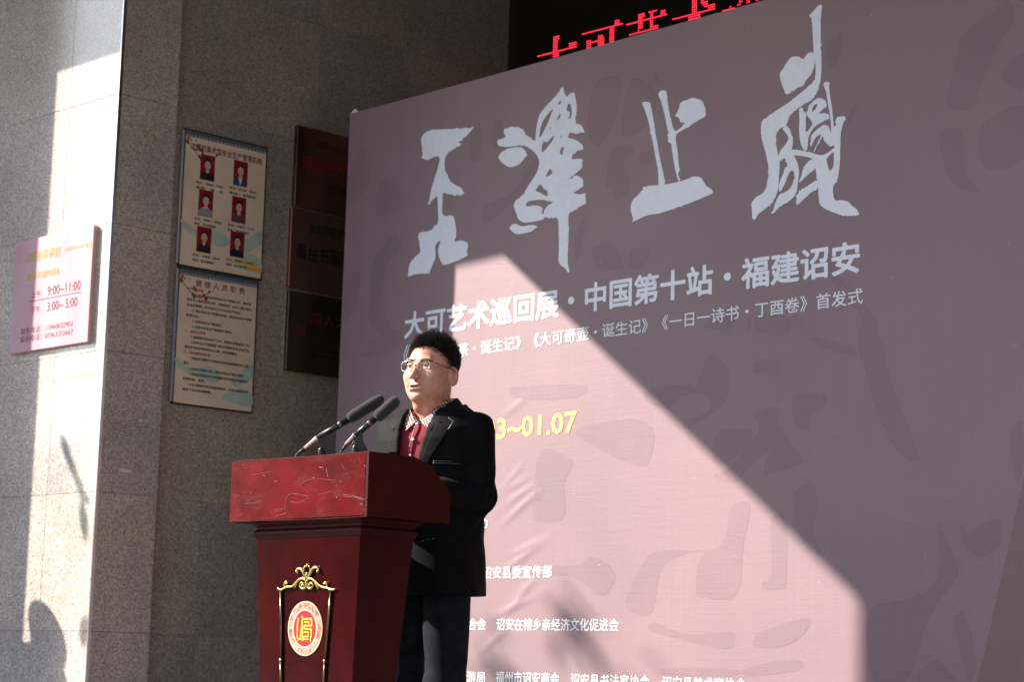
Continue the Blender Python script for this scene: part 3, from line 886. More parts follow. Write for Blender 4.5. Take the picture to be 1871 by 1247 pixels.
def draw_people(t, X, W, H):
    g = Chars(); tput(g, X, '沈耀初美术馆安全生产管理机构', 0.06, 0.95, 0.862, 0.915, bold=0.015)
    g.build('heading_character', M['maroon_ink'], t)
    cols = [(0.19, 0.365), (0.60, 0.775)]
    rows = [(0.655, 0.845), (0.385, 0.58), (0.115, 0.305)]
    shirts = [['photo_dark', 'photo_blue'], ['photo_grey', 'photo_check'], ['photo_dark', 'photo_dark']]
    names = [['沈秋农', '沈艺辉'], ['陈银川', '许惠珍'], ['沈葆春', '李清如']]
    jobs = [['馆　长', '副馆长'], ['安全管理员', '安全管理员'], ['安全管理员', '安全管理员']]
    gt = Geo()
    for r in range(3):
        for c in range(2):
            f0, f1 = cols[c]; v0, v1 = rows[r]
            if r == 1 and c == 1: v0 -= 0.01; v1 -= 0.01
            if c == 1: v0 += 0.012; v1 += 0.012
            a, b = X(f0, v0), X(f1, v1)
            w, h = b[0]-a[0], b[1]-a[1]
            ph = box('portrait_photo', XW+0.0137, XW+0.0143, a[0], b[0], a[1], b[1], M['photo_red'], t)
            cu, cv = (a[0]+b[0])/2, a[1]+h*0.60
            def sub(nm, loops, mat, off):
                q = Geo()
                for l in loops:
                    vv, ff = WP.poly([l], off); q.add(vv, ff)
                q.build(nm, M[mat], ph)
            sh = [tuple(p) for p in catmull([(a[0]+0.002, a[1]+0.002), (b[0]-0.002, a[1]+0.002), (b[0]-0.002, a[1]+h*0.22), (cu+w*0.22, a[1]+h*0.34), (cu, a[1]+h*0.36), (cu-w*0.22, a[1]+h*0.34), (a[0]+0.002, a[1]+h*0.22)], 1, True)]
            sub('sitter_clothes', [sh], shirts[r][c], 0.0146)
            if shirts[r][c] == 'photo_blue':
                sub('sitter_shirt', [[(cu-w*0.14, a[1]+h*0.33), (cu, a[1]+0.002), (cu+w*0.14, a[1]+h*0.33)]], 'photo_white', 0.0148)
            sub('sitter_neck', [ellipse(cu, a[1]+h*0.36, w*0.13, h*0.08, 12)], 'photo_skin', 0.0149)
            sub('sitter_hair', [ellipse(cu, cv+h*0.07, w*(0.27 if (r, c) != (2, 1) else 0.31), h*(0.19 if (r, c) != (2, 1) else 0.21), 16)], 'photo_dark', 0.0150)
            sub('sitter_face', [ellipse(cu, cv-h*0.01, w*0.215, h*0.165, 16)], 'photo_skin', 0.0152)
            sub('sitter_features', [rect(cu-w*0.13, cu-w*0.04, cv+h*0.02, cv+h*0.032), rect(cu+w*0.04, cu+w*0.13, cv+h*0.02, cv+h*0.032), rect(cu-w*0.05, cu+w*0.05, cv-h*0.09, cv-h*0.078)], 'bough_ink', 0.0154)
            tput(gt, X, '姓名：'+names[r][c]+'（党员）', f0-0.04, f1+0.12, v0-0.036, v0-0.018, bold=0.02)
            tput(gt, X, '职务：'+jobs[r][c], f0-0.04, f1+(0.12 if r == 0 else 0.05), v0-0.075, v0-0.055, bold=0.02)
    gt.build('captions', M['black_ink'], t, kind='stuff')
    for (f0, f1, v0, v1) in ((0.665, 0.95, 0.086, 0.112), (0.80, 0.985, 0.046, 0.075)):
        a, b = X(f0, v0), X(f1, v1)
        box('orange_label', XW+0.0137, XW+0.0144, a[0], b[0], a[1], b[1], M['orange_sticker'], t)
def draw_rules(t, X, W, H):
    g = Chars(); tput(g, X, '管 理 人 员 职 责', 0.20, 0.84, 0.885, 0.935, bold=0.01)
    g.build('heading_character', M['maroon_ink'], t)
    L = [(0, 0.09, 0.30, '一、馆长职责', 1), (1, .18, .93, '1.负责本文物单位的安全生产管理工作，贯彻落', 0), (2, .10, .94, '实有关文物安全的法律、法规政策，以及上级文物安', 0), (3, .10, .80, '全会议精神，并于每月召开安全生产会议。', 0),
         (4, .18, .94, '2. 落实安全生产所需的资金，保证安全生产所需', 0), (5, .10, .27, '资源充足。', 0), (6, .18, .56, '3. 任命安全生产管理员。', 0), (7, .18, .70, '4. 负责与安全生产监督部门联络。', 0),
         (8, .09, .36, '二、副馆长职责', 1), (9, .18, .94, '1.具体落实安全生产工作，监督安全管理员工作。', 0), (10, .18, .93, '2.对安全生产监督部门或本文物单位安全生产监', 0), (11, .10, .78, '督员所发现的隐患及时上报，并安排整改。', 0),
         (12, .09, .43, '三、安全管理员职责', 1), (13, .18, .94, '1.检查本文物单位可能发生的安全隐患及时上报、', 0), (14, .10, .17, '整改。', 0), (15, .18, .87, '2.对本文物单位员工进行安全生产知识培训', 0), (16, .18, .94, '3.对本文物单位的文物保护涉及的安全设施进行', 0),
         (17, .10, .38, '定期检查、保养。', 0), (18, .18, .94, '4.本文物单位发生紧急事故时，在安全管理机构', 0), (19, .10, .47, '领导下及时处理险情。', 0)]
    gb, gr = Geo(), Geo()
    for (k, f0, f1, s, red) in L:
        y = 0.845-k*0.0395
        tput(gr if red else gb, X, s, f0, f1, y, y+0.022, bold=0.018)
    gb.build('rules_text', M['black_ink'], t, kind='stuff')
    gr.build('rules_headings', M['red_ink'], t, kind='stuff')
notice_board(5.848, 6.345, 1.853, 2.519, 'b', 'upper cream notice board with six red-backed portrait photos on the shaded granite wall', draw_people)
notice_board(5.854, 6.327, 1.197, 1.848, 'b', 'lower cream notice board filled with lines of printed rules, under the portraits board', draw_rules)

# three award plaques half hidden by the banner
def brass(name, c0, c1): return plaque_mat(name, c0, c1, 0.75, 0.22, (0.1, 4.0, 1.3))
def award(z0, z1, y0, label, mat, side, draw):
    t = thing('award_plaque', (XW, y0+0.3, z0), label, 'plaque', 'plaques on the granite wall behind the banner')
    box('plate', XW+0.004, XW+0.028, y0, y0+0.62, z0, z1, mat, t, bev=0.002)
    box('edge_return', XW+0.0003, XW+0.026, y0+0.002, y0+0.618, z0+0.002, z1-0.002, side, t)
    draw(t)
AP = Plane((XW+0.0285, 0, 0), (0, 1, 0), (1, 0, 0))
def A_(x, y): return (500+x/2.496, 200+y/2.496)
def aw(t, nm, mat, items):
    g = Chars() if not nm.startswith('small') else Geo()
    for (s, l, r, top, bot, bd) in items:
        text_px(g, AP, s, A_(*l), A_(*r), [A_(*top)], [A_(*bot)], 0, bd)
    g.build(nm, M[mat], t, **({'kind': 'stuff'} if nm.startswith('small') else {}))
M['plaque_red'] = tint('plaque_red', (0.20, 0.010, 0.010), rough=0.4)
M['plaque_ink'] = tint('plaque_ink', (0.012, 0.012, 0.012), rough=0.4)
def d1(t):
    aw(t, 'red_character', 'plaque_red', [('漳台交流', (132, 250), (352, 290), (215, 222), (215, 292), 0.03)])
    aw(t, 'small_lettering', 'plaque_ink', [('福建省对台交流', (198, 160), (400, 190), (270, 162), (270, 190), 0.01), ('中共漳州市委', (245, 365), (400, 390), (290, 356), (290, 374), 0.01), ('漳州市人民政府', (245, 385), (400, 410), (290, 378), (290, 396), 0.01)])
def d2(t):
    aw(t, 'black_character', 'plaque_ink', [('闽南师范大学', (163, 550), (345, 580), (230, 532), (230, 582), 0.02), ('闽台书画研究', (105, 650), (400, 700), (210, 625), (210, 705), 0.025)])
def d3(t):
    aw(t, 'red_character', 'plaque_red', [('湾人才', (163, 970), (340, 980), (235, 935), (235, 995), 0.0), ('Vo', (105, 1000), (145, 1020), (125, 985), (125, 1030), 0.03)])
    aw(t, 'small_lettering', 'plaque_ink', [('中共漳州市委组织部', (180, 1110), (345, 1130), (240, 1098), (240, 1115), 0.01), ('漳州市海峡人才', (165, 1125), (345, 1140), (240, 1121), (240, 1140), 0.01), ('二〇一六年', (240, 1160), (330, 1170), (270, 1150), (270, 1165), 0.01)])
M['brass1'] = brass('bronze_plate', (0.07, 0.045, 0.032), (0.28, 0.14, 0.085))
M['brass2'] = brass('copper_plate', (0.22, 0.12, 0.095), (0.30, 0.15, 0.12))
M['brass3'] = brass('olive_brass_plate', (0.060, 0.050, 0.032), (0.17, 0.13, 0.08))
M['rust_white'] = tint('white_chipped_edge', (0.55, 0.58, 0.62), rough=0.5, var=0.3, nscale=25)
award(2.255, 2.665, 6.515, 'topmost bronze plaque with big red characters, partly behind the banner', M['brass1'], M['brass2'], d1)
award(1.845, 2.243, 6.500, 'middle copper-coloured plaque with black characters, partly behind the banner', M['brass2'], M['pink_plate'], d2)
award(1.430, 1.828, 6.505, 'lowest dark olive plaque with chipped white edge and a red logo, partly behind the banner', M['brass3'], M['rust_white'], d3)
# ------------------------------------------------------------------ lectern
def lacquer(name, col, col2, rough, scuff=0.0, coat=0.6):
    m, nt, b = mat_new(name)
    co = coords(nt, kind='World')
    f = noise(nt, co, 6, 5, 0.6, 0.5)
    c = ramp(nt, f, [(0.35, col), (0.65, col2)])
    if scuff:
        s1 = noise(nt, coords(nt, (1, 1, 1.8), 'World'), 9, 6, 0.75, 0.8)
        s2 = noise(nt, coords(nt, (4, 4, 60), 'World'), 1.2, 3, 0.6, 0.5)
        k = mix(nt, 1.0, ramp(nt, s1, [(0.5, 0.0), (0.72, scuff)]), ramp(nt, s2, [(0.35, 0.3), (0.65, 1.0)]), 'MULTIPLY')
        c = mix(nt, k, c, (0.26, 0.10, 0.11))
        sp = noise(nt, co, 85, 2, 0.5)
        c = mix(nt, ramp(nt, sp, [(0.76, 0.0), (0.80, 0.7)]), c, (0.6, 0.4, 0.38))
    nt.links.new(c, b.inputs['Base Color'])
    b.inputs['Roughness'].default_value = rough
    b.inputs['Coat Weight'].default_value = coat
    b.inputs['Specular IOR Level'].default_value = 0.12
    b.inputs['Coat Roughness'].default_value = 0.15
    bump(nt, b, noise(nt, coords(nt, (30, 30, 6), 'World'), 1, 3), 0.03, 0.001)
    return m
M['lac'] = lacquer('red_lacquer', (0.022, 0.0010, 0.0015), (0.044, 0.0015, 0.0025), 0.17, 0.0, 0.0)
M['lac_scuffed'] = lacquer('scuffed_red_lacquer', (0.060, 0.0015, 0.003), (0.125, 0.0025, 0.005), 0.26, 0.24, 0.0)
M['lac_dark'] = lacquer('dark_red_lacquer', (0.042, 0.005, 0.005), (0.058, 0.007, 0.006), 0.42, 0.0, 0.0)
M['gold'] = plain('gilded_metal', (0.62, 0.44, 0.14), 0.25, 1.0, 0.2, 60)
M['rod'] = plain('dull_gilt_rod', (0.17, 0.14, 0.07), 0.18, 1.0, 0.5, 12)
M['scratch'] = plain('scratched_lacquer', (0.13, 0.028, 0.032), 0.5)

XR, YF = -5.1398, 4.3915
XL = -5.8444
YK = 4.7440
ZC0, ZC1 = 0.472, 0.6735
pod = thing('lectern', ((XL+XR)/2, YF+0.17, ZF), 'glossy dark red wooden lectern with gilded scroll ornament and round emblem on its front', 'lectern')
FPl = Plane((0, YF, 0), (1, 0, 0), (0, -1, 0))
SPl = Plane((XR, 0, 0), (0, 1, 0), (1, 0, 0))
box('front_panel', XL, XR-0.0125, YF, YF+0.018, ZC0, ZC1, M['lac_scuffed'], pod, bev=0.0018)
# side cheeks with the curved top
arch = [(1155,110),(1300,120),(1400,131),(1480,145),(1560,180),(1640,240),(1700,310),(1750,370),(1797,440)]
ap = [SPl.uv(410+x/4.35, 800+y/4.35) for x, y in arch]
prof = [(YF+0.001, ZC0-0.001), (YK, ZC0-0.001)]+[(p[0], min(p[1], ZC1)) for p in reversed([tuple(q) for q in catmull([a for a in ap[1:]], 4)])]+[(YF+0.001, ZC1)]
def cheek(x0, x1, mat):
    n = len(prof)
    v = [(x0, y, z) for y, z in prof]+[(x1, y, z) for y, z in prof]
    f = [tuple(range(n))[::-1], tuple(range(n, 2*n))]+[(i, (i+1) % n, n+(i+1) % n, n+i) for i in range(n)]
    mk('side_panel', v, f, mat, pod)
cheek(XR-0.012, XR, M['lac_dark'])
cheek(XL, XL+0.012, M['lac_dark'])
box('cap_base', XL+0.013, XR-0.013, YF+0.0185, YK-0.002, ZC0+0.001, ZC0+0.02, M['lac_dark'], pod)
box('microphone_shelf', XL+0.013, XR-0.013, YF+0.0185, YF+0.11, ZC1-0.02, ZC1-0.005, M['lac_dark'], pod)
v = [(x, y, z) for x in (XL+0.013, XR-0.013) for (y, z) in ((YF+0.1105, ZC1-0.03), (YK-0.004, ZC0+0.055), (YK-0.004, ZC0+0.04), (YF+0.1105, ZC1-0.045))]
mk('reading_slope', v, [(0, 1, 2, 3), (7, 6, 5, 4), (0, 4, 5, 1), (1, 5, 6, 2), (2, 6, 7, 3), (3, 7, 4, 0)], M['lac_dark'], pod)
# cornice: stepped and rounded moulding
def ring_box(inx, inyf, inyb, z): return [(XL+inx, YF+inyf, z), (XR-inx, YF+inyf, z), (XR-inx, YK-inyb, z), (XL+inx, YK-inyb, z)]
cz = ZC0-0.0005
prof_c = [(0.070, 0.0), (0.070, 0.006), (0.075, 0.010), (0.084, 0.016), (0.086, 0.024), (0.079, 0.030), (0.076, 0.033), (0.077, 0.041), (0.082, 0.047), (0.0845, 0.052), (0.0845, 0.054)]
vs, fs = [], []
for (d, h) in prof_c:
    vs += ring_box(d, d-0.033, d-0.013, cz-h)
for k in range(len(prof_c)-1):
    for j in range(4):
        fs.append((k*4+j, (k+1)*4+j, (k+1)*4+(j+1) % 4, k*4+(j+1) % 4))
fs += [(0, 1, 2, 3)[::1], tuple(len(vs)-4+j for j in (3, 2, 1, 0))]
mk('cornice', vs, fs, M['lac_dark'], pod)
# tapering body
ztop, zbot = cz-0.0545, ZF+0.07
a0, a1 = 0.087, 0.087+0.030*(ztop-zbot)/0.46*1.0
def bring(d, z): return ring_box(d, 0.052+(d-0.087)*0.5, 0.075+(d-0.087), z)
T_, B_ = bring(a0, ztop), bring(a1, zbot)
PAN = [(0, 1), (1, 2), (2, 3), (3, 0)]
cx, cy = (XL+XR)/2, (YF+YK)/2
for k, (i, j) in enumerate(PAN):
    o4 = [B_[i], B_[j], T_[j], T_[i]]
    def inn(p, m=0.016):
        return (p[0]+(m if p[0] < cx else -m), p[1]+(m if p[1] < cy else -m), p[2])
    v = o4+[inn(p) for p in o4]
    nm = 'body_panel'
    mk(nm, v, [(0, 1, 2, 3), (7, 6, 5, 4), (0, 4, 5, 1), (1, 5, 6, 2), (2, 6, 7, 3), (3, 7, 4, 0)], M['lac'] if k in (0,) else M['lac_dark'], pod)
q = ring_box(0.06, 0.02, 0.05, ZF+0.0005)+ring_box(0.06, 0.02, 0.05, ZF+0.0695)
mk('plinth', q, [(3, 2, 1, 0), (4, 5, 6, 7), (0, 1, 5, 4), (1, 2, 6, 5), (2, 3, 7, 6), (3, 0, 4, 7)], M['lac_dark'], pod)
# plane of the tapering front panel
p0 = V3(*T_[0]); ex = V3(*T_[1])-p0; dn = V3(*B_[0])-p0
nn = np.cross(ex, V3(0, (B_[0][1]-T_[0][1]), B_[0][2]-T_[0][2]))
nn /= np.linalg.norm(nn)
if nn[1] > 0: nn = -nn
upv = np.cross(nn, V3(1, 0, 0)); upv /= np.linalg.norm(upv)
if upv[2] < 0: upv = -upv
class Tilt(Plane):
    def uv(s, px, py):
        p = hit(px, py, s.o, s.n)-s.o
        return np.array([np.dot(p, s.ex), np.dot(p, upv)])
    def w(s, u, v, off=0.0): return s.o+s.ex*u+upv*v+s.n*off
TP = Tilt(p0, (1, 0, 0), nn)
def E_(x, y): return (480+x/5.26, 1010+y/5.26)
def E3(x, y, off=0.004):
    u = TP.uv(*E_(x, y))
    return TP.w(u[0], u[1], off)
def etube(g, pts, r, off=0.006, n=8, nseg=5):
    P = catmull([np.array(E3(x, y, off)) for x, y in pts], nseg)
    R = r if not hasattr(r, '__len__') else np.interp(np.linspace(0, 1, len(P)), np.linspace(0, 1, len(r)), r)
    v, f = tube_geo(P, R, n)
    g.add(v, f)
def ball(g, c, r, nu=8, nv=6):
    vs, fs = [], []
    for j in range(nv+1):
        for i in range(nu):
            a, b = 2*pi*i/nu, pi*j/nv
            vs.append((c[0]+r*sin(b)*cos(a), c[1]+r*sin(b)*sin(a), c[2]+r*cos(b)))
    for j in range(nv):
        for i in range(nu): fs.append((j*nu+i, (j+1)*nu+i, (j+1)*nu+(i+1) % nu, j*nu+(i+1) % nu))
    g.add(vs, fs)
g = Geo()
mm = 0.001
etube(g, [(160,335),(165,352),(190,362),(215,350),(250,335),(300,330),(340,290),(380,258),(420,262),(436,300),(425,340),(395,350),(372,325),(385,298),(408,302),(405,322)], [2*mm, 4*mm, 4*mm, 4.5*mm, 5*mm, 5.5*mm, 5*mm, 4*mm, 3.5*mm, 3*mm])
etube(g, [(708,350),(695,362),(670,358),(640,345),(600,340),(560,320),(520,280),(480,255),(450,265),(438,300),(450,338),(475,348),(498,325),(490,300),(468,300),(465,318)], [2*mm, 4*mm, 4*mm, 4.5*mm, 5*mm, 5.5*mm, 5*mm, 4*mm, 3.5*mm, 3*mm])
etube(g, [(232,335),(222,315),(228,292),(245,285),(252,298),(240,304)], [3.5*mm, 3*mm, 2.5*mm])
etube(g, [(622,340),(632,320),(628,300),(612,290),(608,302),(620,308)], [3.5*mm, 3*mm, 2.5*mm])
etube(g, [(345,290),(335,310),(325,345)], [4*mm, 5*mm, 2*mm]); etube(g, [(520,290),(535,320),(548,355)], [4*mm, 5*mm, 2*mm])
etube(g, [(430,255),(415,215),(395,175),(370,160),(345,168),(343,190),(358,195)], [5*mm, 5.5*mm, 5*mm, 4*mm, 3*mm])
etube(g, [(440,255),(470,215),(490,170),(515,148),(545,158),(548,182),(535,188)], [5*mm, 5.5*mm, 5*mm, 4*mm, 3*mm])
etube(g, [(420,235),(408,185),(415,150),(445,130),(470,152),(472,190),(455,240)], [4*mm, 4*mm, 3*mm, 3*mm, 3*mm, 4*mm, 4*mm])
etube(g, [(438,245),(436,215),(440,195)], [5*mm, 4.5*mm, 3*mm])
etube(g, [(385,150),(380,170),(400,205)], [2*mm, 3*mm, 2*mm])
for (x, y, r) in ((345,185,4.5),(548,185,4.5),(405,318,4),(468,318,4),(240,302,3.6),(618,304,3.6),(448,122,4),(425,140,3.4),(465,138,3.4),(440,220,4),(205,362,3.4),(660,364,3.4)):
    ball(g, E3(x, y, 0.008), r*mm)
g.build('scroll_ornament', M['gold'], pod, smooth=True)
for pts in ([(186,372),(188,700),(187,1030)], [(187,1040),(186,1250),(184,1900)], [(668,372),(640,700),(612,1040)], [(610,1050),(598,1250),(560,1900)]):
    P = [E3(x, y, 0.005) for x, y in pts]
    v, f = tube_geo(P, 0.0042, 8)
    mk('ornament_rod', v, f, M['rod'], pod, smooth=True)
for x, y in ((188, 1035), (609, 1048)):
    g = Geo(); ball(g, E3(x, y, 0.006), 0.006)
    g.build('rod_joint', M['gold'], pod, smooth=True)
# emblem
c_ = np.array([412.5, 734.0])
def ell3(a, b, off, n=48):
    cu = TP.uv(*E_(*c_)); au = (TP.uv(*E_(c_[0]+a, c_[1]))-TP.uv(*E_(c_[0]-a, c_[1])))[0]/2
    bv = (TP.uv(*E_(c_[0], c_[1]-b))-TP.uv(*E_(c_[0], c_[1]+b)))[1]/2
    return [(cu[0]+au*cos(2*pi*k/n), cu[1]+bv*sin(2*pi*k/n)) for k in range(n)]
def em(name, a, b, off, mat, hole=None, par=None):
    o = ell3(a, b, off); n = len(o)
    v = [TP.w(x, y, off) for x, y in o]+[TP.w(x, y, 0.0002) for x, y in o]
    return mk(name, v, [tuple(range(n))]+[(i, n+i, n+(i+1) % n, (i+1) % n) for i in range(n)], mat, pod if par is None else par)
def mottled(name, a, b_, c, sc=70):
    m, nt, b = mat_new(name)
    f = noise(nt, coords(nt, kind='World'), sc, 4, 0.7, 0.6)
    nt.links.new(ramp(nt, f, [(0.42, a), (0.5, b_), (0.62, c)]), b.inputs['Base Color'])
    b.inputs['Roughness'].default_value = 0.3
    return m
M['emb_cream'] = plain('emblem_cream', (0.58, 0.54, 0.36), 0.3, var=0.03)
M['emb_band'] = mottled('emblem_band', (0.36, 0.07, 0.055), (0.50, 0.32, 0.20), (0.48, 0.36, 0.30))
M['emb_blue'] = mottled('emblem_blue_rim', (0.30, 0.60, 0.66), (0.62, 0.60, 0.40), (0.30, 0.62, 0.70), 14)
M['emb_red'] = plain('emblem_red', (0.45, 0.015, 0.02), 0.3, var=0.03)
M['emb_yellow'] = plain('emblem_yellow', (0.62, 0.52, 0.06), 0.3, var=0.03)
emb = em('emblem', 165, 264, 0.003, M['emb_cream'])
em('emblem_band', 156, 251, 0.0034, M['emb_band'], par=emb)
em('emblem_rim', 118, 188, 0.0038, M['emb_blue'], par=emb)
em('emblem_disc', 108, 174, 0.0042, M['emb_red'], par=emb)
g = Geo()
def stroke(pts, wd, k):
    P = [TP.uv(*E_(*p)) for p in pts]
    h = wd/2*0.000405
    for a, b in zip(P, P[1:]):
        d = b-a; d = d/np.hypot(*d); nrm = np.array([-d[1], d[0]])*h
        e = d*h
        q = [a-e-nrm, b+e-nrm, b+e+nrm, a-e+nrm]
        off = 0.0046+k*0.00003
        k += 1
        g.add([TP.w(x, y, off) for x, y in q], [(0, 1, 2, 3)])
stroke([(352,640),(343,700),(343,820),(352,836),(372,836),(382,740),(392,622)], 15, 0)
stroke([(392,640),(392,845)], 15, 8)
stroke([(400,642),(478,642),(482,655),(482,706),(412,706)], 15, 10)
stroke([(412,672),(456,672),(456,686)], 11, 16)
stroke([(410,720),(410,735),(480,742),(478,790),(470,850)], 15, 19)
stroke([(408,770),(452,770),(450,812),(408,812),(404,838),(448,838)], 12, 24)
g.build('emblem_character', M['emb_yellow'], emb)
# scratches traced on the cap front
g = Geo()
def C_(x, y): return (410+x/4.35, 800+y/4.35)
def scr(pts, wd, k):
    P = [np.array(FPl.uv(*C_(x, y))) for x, y in pts]
    P = catmull(P, 4)
    vs = []
    for i, p in enumerate(P):
        d = P[min(i+1, len(P)-1)]-P[max(i-1, 0)]; d = d/max(np.hypot(*d), 1e-9)
        h = wd*0.00014*(0.5+0.5*sin(i*2.3)**2)
        for sg in (-1, 1):
            q = p+np.array([-d[1], d[0]])*h*sg
            vs.append(FPl.w(q[0], q[1], 0.0004+k*0.00001))
    g.add(vs, [(2*i, 2*i+2, 2*i+3, 2*i+1) for i in range(len(P)-1)])
scr([(670,470),(600,455),(530,448),(495,475),(482,540),(486,605)], 5, 0)
scr([(405,630),(440,615),(490,605)], 6, 1); scr([(400,565),(398,590),(465,570)], 3, 2); scr([(395,580),(470,560)], 3, 3)
scr([(525,510),(570,518),(610,510),(665,482)], 5, 4); scr([(940,455),(1000,462),(1120,490)], 9, 5); scr([(945,470),(1050,480),(1110,500)], 5, 6)
scr([(595,370),(650,345),(720,325)], 4, 7); scr([(745,325),(800,335),(880,342)], 4, 8); scr([(935,210),(945,240),(958,260)], 5, 9)
scr([(220,300),(290,285),(400,268)], 3, 10); scr([(150,530),(220,520),(300,512)], 4, 11); scr([(740,455),(790,445),(860,425)], 4, 12)
scr([(395,350),(420,348)], 9, 13); scr([(700,322),(716,321)], 12, 14); scr([(1080,530),(1098,532)], 16, 15); scr([(1120,530),(1130,545)], 8, 16)
scr([(305,300),(330,305)], 8, 17); scr([(750,235),(785,240)], 14, 18); scr([(810,240),(818,290),(826,320)], 9, 19); scr([(920,345),(930,350)], 10, 20); scr([(1105,580),(1128,572)], 6, 21)
scr([(70,185),(400,168),(800,140),(1140,113)], 3, 22); scr([(40,668),(300,662),(700,650),(1130,628)], 3, 23)
g.build('scuff_marks', M['scratch'], pod)
g = Geo()
a = FPl.uv(*C_(152, 218))
g.add([FPl.w(a[0]+0.0028*cos(k*pi/5), a[1]+0.0028*sin(k*pi/5), 0.0006) for k in range(10)], [tuple(range(10))])
g.build('screw_hole', M['black_screen'], pod)

# ------------------------------------------------------------------ microphones
vd = V3(-CM[2][0], -CM[2][1], 0); vd /= np.linalg.norm(vd)      # roughly across the view
M['foam'] = plain('black_foam', (0.030, 0.031, 0.031), 0.95, bmp=0.9, bscale=900, sheen=0.3)
M['mic_black'] = plain('mic_black', (0.016, 0.017, 0.018), 0.35, 0.2)
M['nickel'] = plain('nickel', (0.70, 0.62, 0.56), 0.25, 1.0, nscale=200)
M['rubber'] = plain('black_rubber', (0.02, 0.02, 0.022), 0.55)
def mic(clip, foam, barrel, xlr, boot, cable, wedge, base, yoff, label):
    P0 = hit(clip[0], clip[1], (0, YF+yoff, 0), (0, 1, 0))
    def p3(c, d=0.0): return hit(530+c[0]/8.135, 700+c[1]/8.135, P0+vd*d, vd)
    s = 1/8.135/3949*np.dot(P0, CM[2])
    root = thing('microphone', tuple(p3(base)), label, 'microphone')
    A, B = p3(foam[0]), p3(foam[1]); R = foam[2]*s
    L = np.linalg.norm(B-A)
    ts = [0, 0.01, 0.03, 0.08, 0.2, 0.6, 0.8, 0.9, 0.96, 0.99, 1.0]
    rs = [0.42, 0.6, 0.76, 0.9, 0.97, 1.0, 0.99, 0.86, 0.6, 0.32, 0.05]
    v, f = tube_geo([A+(B-A)*t for t in ts], [R*r for r in rs], 28)
    mk('foam_windscreen', v, f, M['foam'], root, smooth=True)
    A, B = p3(barrel[0]), p3(barrel[1]); R = barrel[2]*s
    v, f = tube_geo([A, B], R, 20); br = mk('barrel', v, f, M['mic_black'], root, smooth=True)
    for t in (0.3, 0.34):
        v, f = tube_geo([A+(B-A)*t, A+(B-A)*(t+0.012)], R*1.06, 20); mk('barrel_ring', v, f, M['nickel'], br, smooth=True)
    A, B = p3(xlr[0]), p3(xlr[1]); R = xlr[2]*s
    v, f = tube_geo([A, A+(B-A)*0.06, A+(B-A)*0.1, B], [R*1.12, R*1.12, R, R*0.92], 20); mk('connector', v, f, M['nickel'], root, smooth=True)
    A, B = p3(boot[0]), p3(boot[1])
    v, f = tube_geo([A, B], [R*0.8, R*0.35], 16); mk('cable_boot', v, f, M['rubber'], root, smooth=True)
    v, f = tube_geo(catmull([p3(c) for c in cable], 5), R*0.3, 8); mk('cable', v, f, M['rubber'], root, smooth=True)
    q = [p3(c) for c in wedge]
    v = [p-vd*0.008 for p in q]+[p+vd*0.008 for p in q]; n = len(q)
    mk('clip_arm', v, [tuple(range(n)), tuple(range(2*n-1, n-1, -1))]+[(i, n+i, n+(i+1) % n, (i+1) % n) for i in range(n)], M['rubber'], root)
    A = p3(base); 
    v, f = tube_geo([A-V3(0, 0, 0.004), A+V3(0, 0, 0.004), A+V3(0, 0, 0.028)], [0.017, 0.012, 0.006], 16); mk('stand_foot', v, f, M['mic_black'], root, smooth=True)
    v, f = tube_geo([A+V3(-0.018, 0, -0.002), A+V3(-0.018, 0, 0.018), A+V3(-0.008, 0, 0.026)], 0.0016, 8); mk('clip_spring', v, f, M['nickel'], root, smooth=True)
    return root
mic((598, 815), ((862, 545), (1392, 212), 92), ((905, 530), (400, 830), 47), ((410, 830), (222, 985), 44), ((235, 970), (115, 1050)), [(115, 1050), (95, 1075), (88, 1120), (80, 1250)],
    [(480, 770), (550, 745), (600, 870), (690, 1060), (560, 1080), (440, 900), (420, 830)], (480, 1075), 0.085,
    'left black gooseneck-style microphone with long foam windscreen, farther out along the lectern top')
mic((655, 812), ((1275, 535), (1610, 232), 92), ((1300, 510), (940, 810), 46), ((965, 790), (830, 930), 43), ((845, 915), (765, 1015)), [(765, 1015), (755, 1035), (752, 1120), (750, 1250)],
    [(985, 720), (1080, 740), (1085, 860), (1170, 1035), (1020, 1060), (960, 880), (960, 790)], (985, 1040), 0.085,
    'right black microphone with long foam windscreen, nearer the speaker on the lectern top')
# ------------------------------------------------------------------ signed-distance modelling for the figure
class Grid:
    def __init__(s, lo, hi, h):
        s.lo = np.array(lo, float); s.h = h
        n = np.ceil((np.array(hi)-s.lo)/h).astype(int)+1
        s.n = n
        s.x = (s.lo[0]+h*np.arange(n[0]))[:, None, None].astype(np.float32)
        s.y = (s.lo[1]+h*np.arange(n[1]))[None, :, None].astype(np.float32)
        s.z = (s.lo[2]+h*np.arange(n[2]))[None, None, :].astype(np.float32)
def smin(a, b, k):
    h = np.clip(0.5+0.5*(b-a)/k, 0, 1)
    return b+(a-b)*h-k*h*(1-h)
def smax(a, b, k): return -smin(-a, -b, k)
def ell(x, y, z, c, r, rot=None):
    X, Y, Z = x-c[0], y-c[1], z-c[2]
    if rot is not None:
        R = rot
        X, Y, Z = (R[0][0]*X+R[0][1]*Y+R[0][2]*Z), (R[1][0]*X+R[1][1]*Y+R[1][2]*Z), (R[2][0]*X+R[2][1]*Y+R[2][2]*Z)
    k0 = np.sqrt((X/r[0])**2+(Y/r[1])**2+(Z/r[2])**2)
    k1 = np.sqrt((X/r[0]**2)**2+(Y/r[1]**2)**2+(Z/r[2]**2)**2)+1e-9
    return k0*(k0-1)/k1
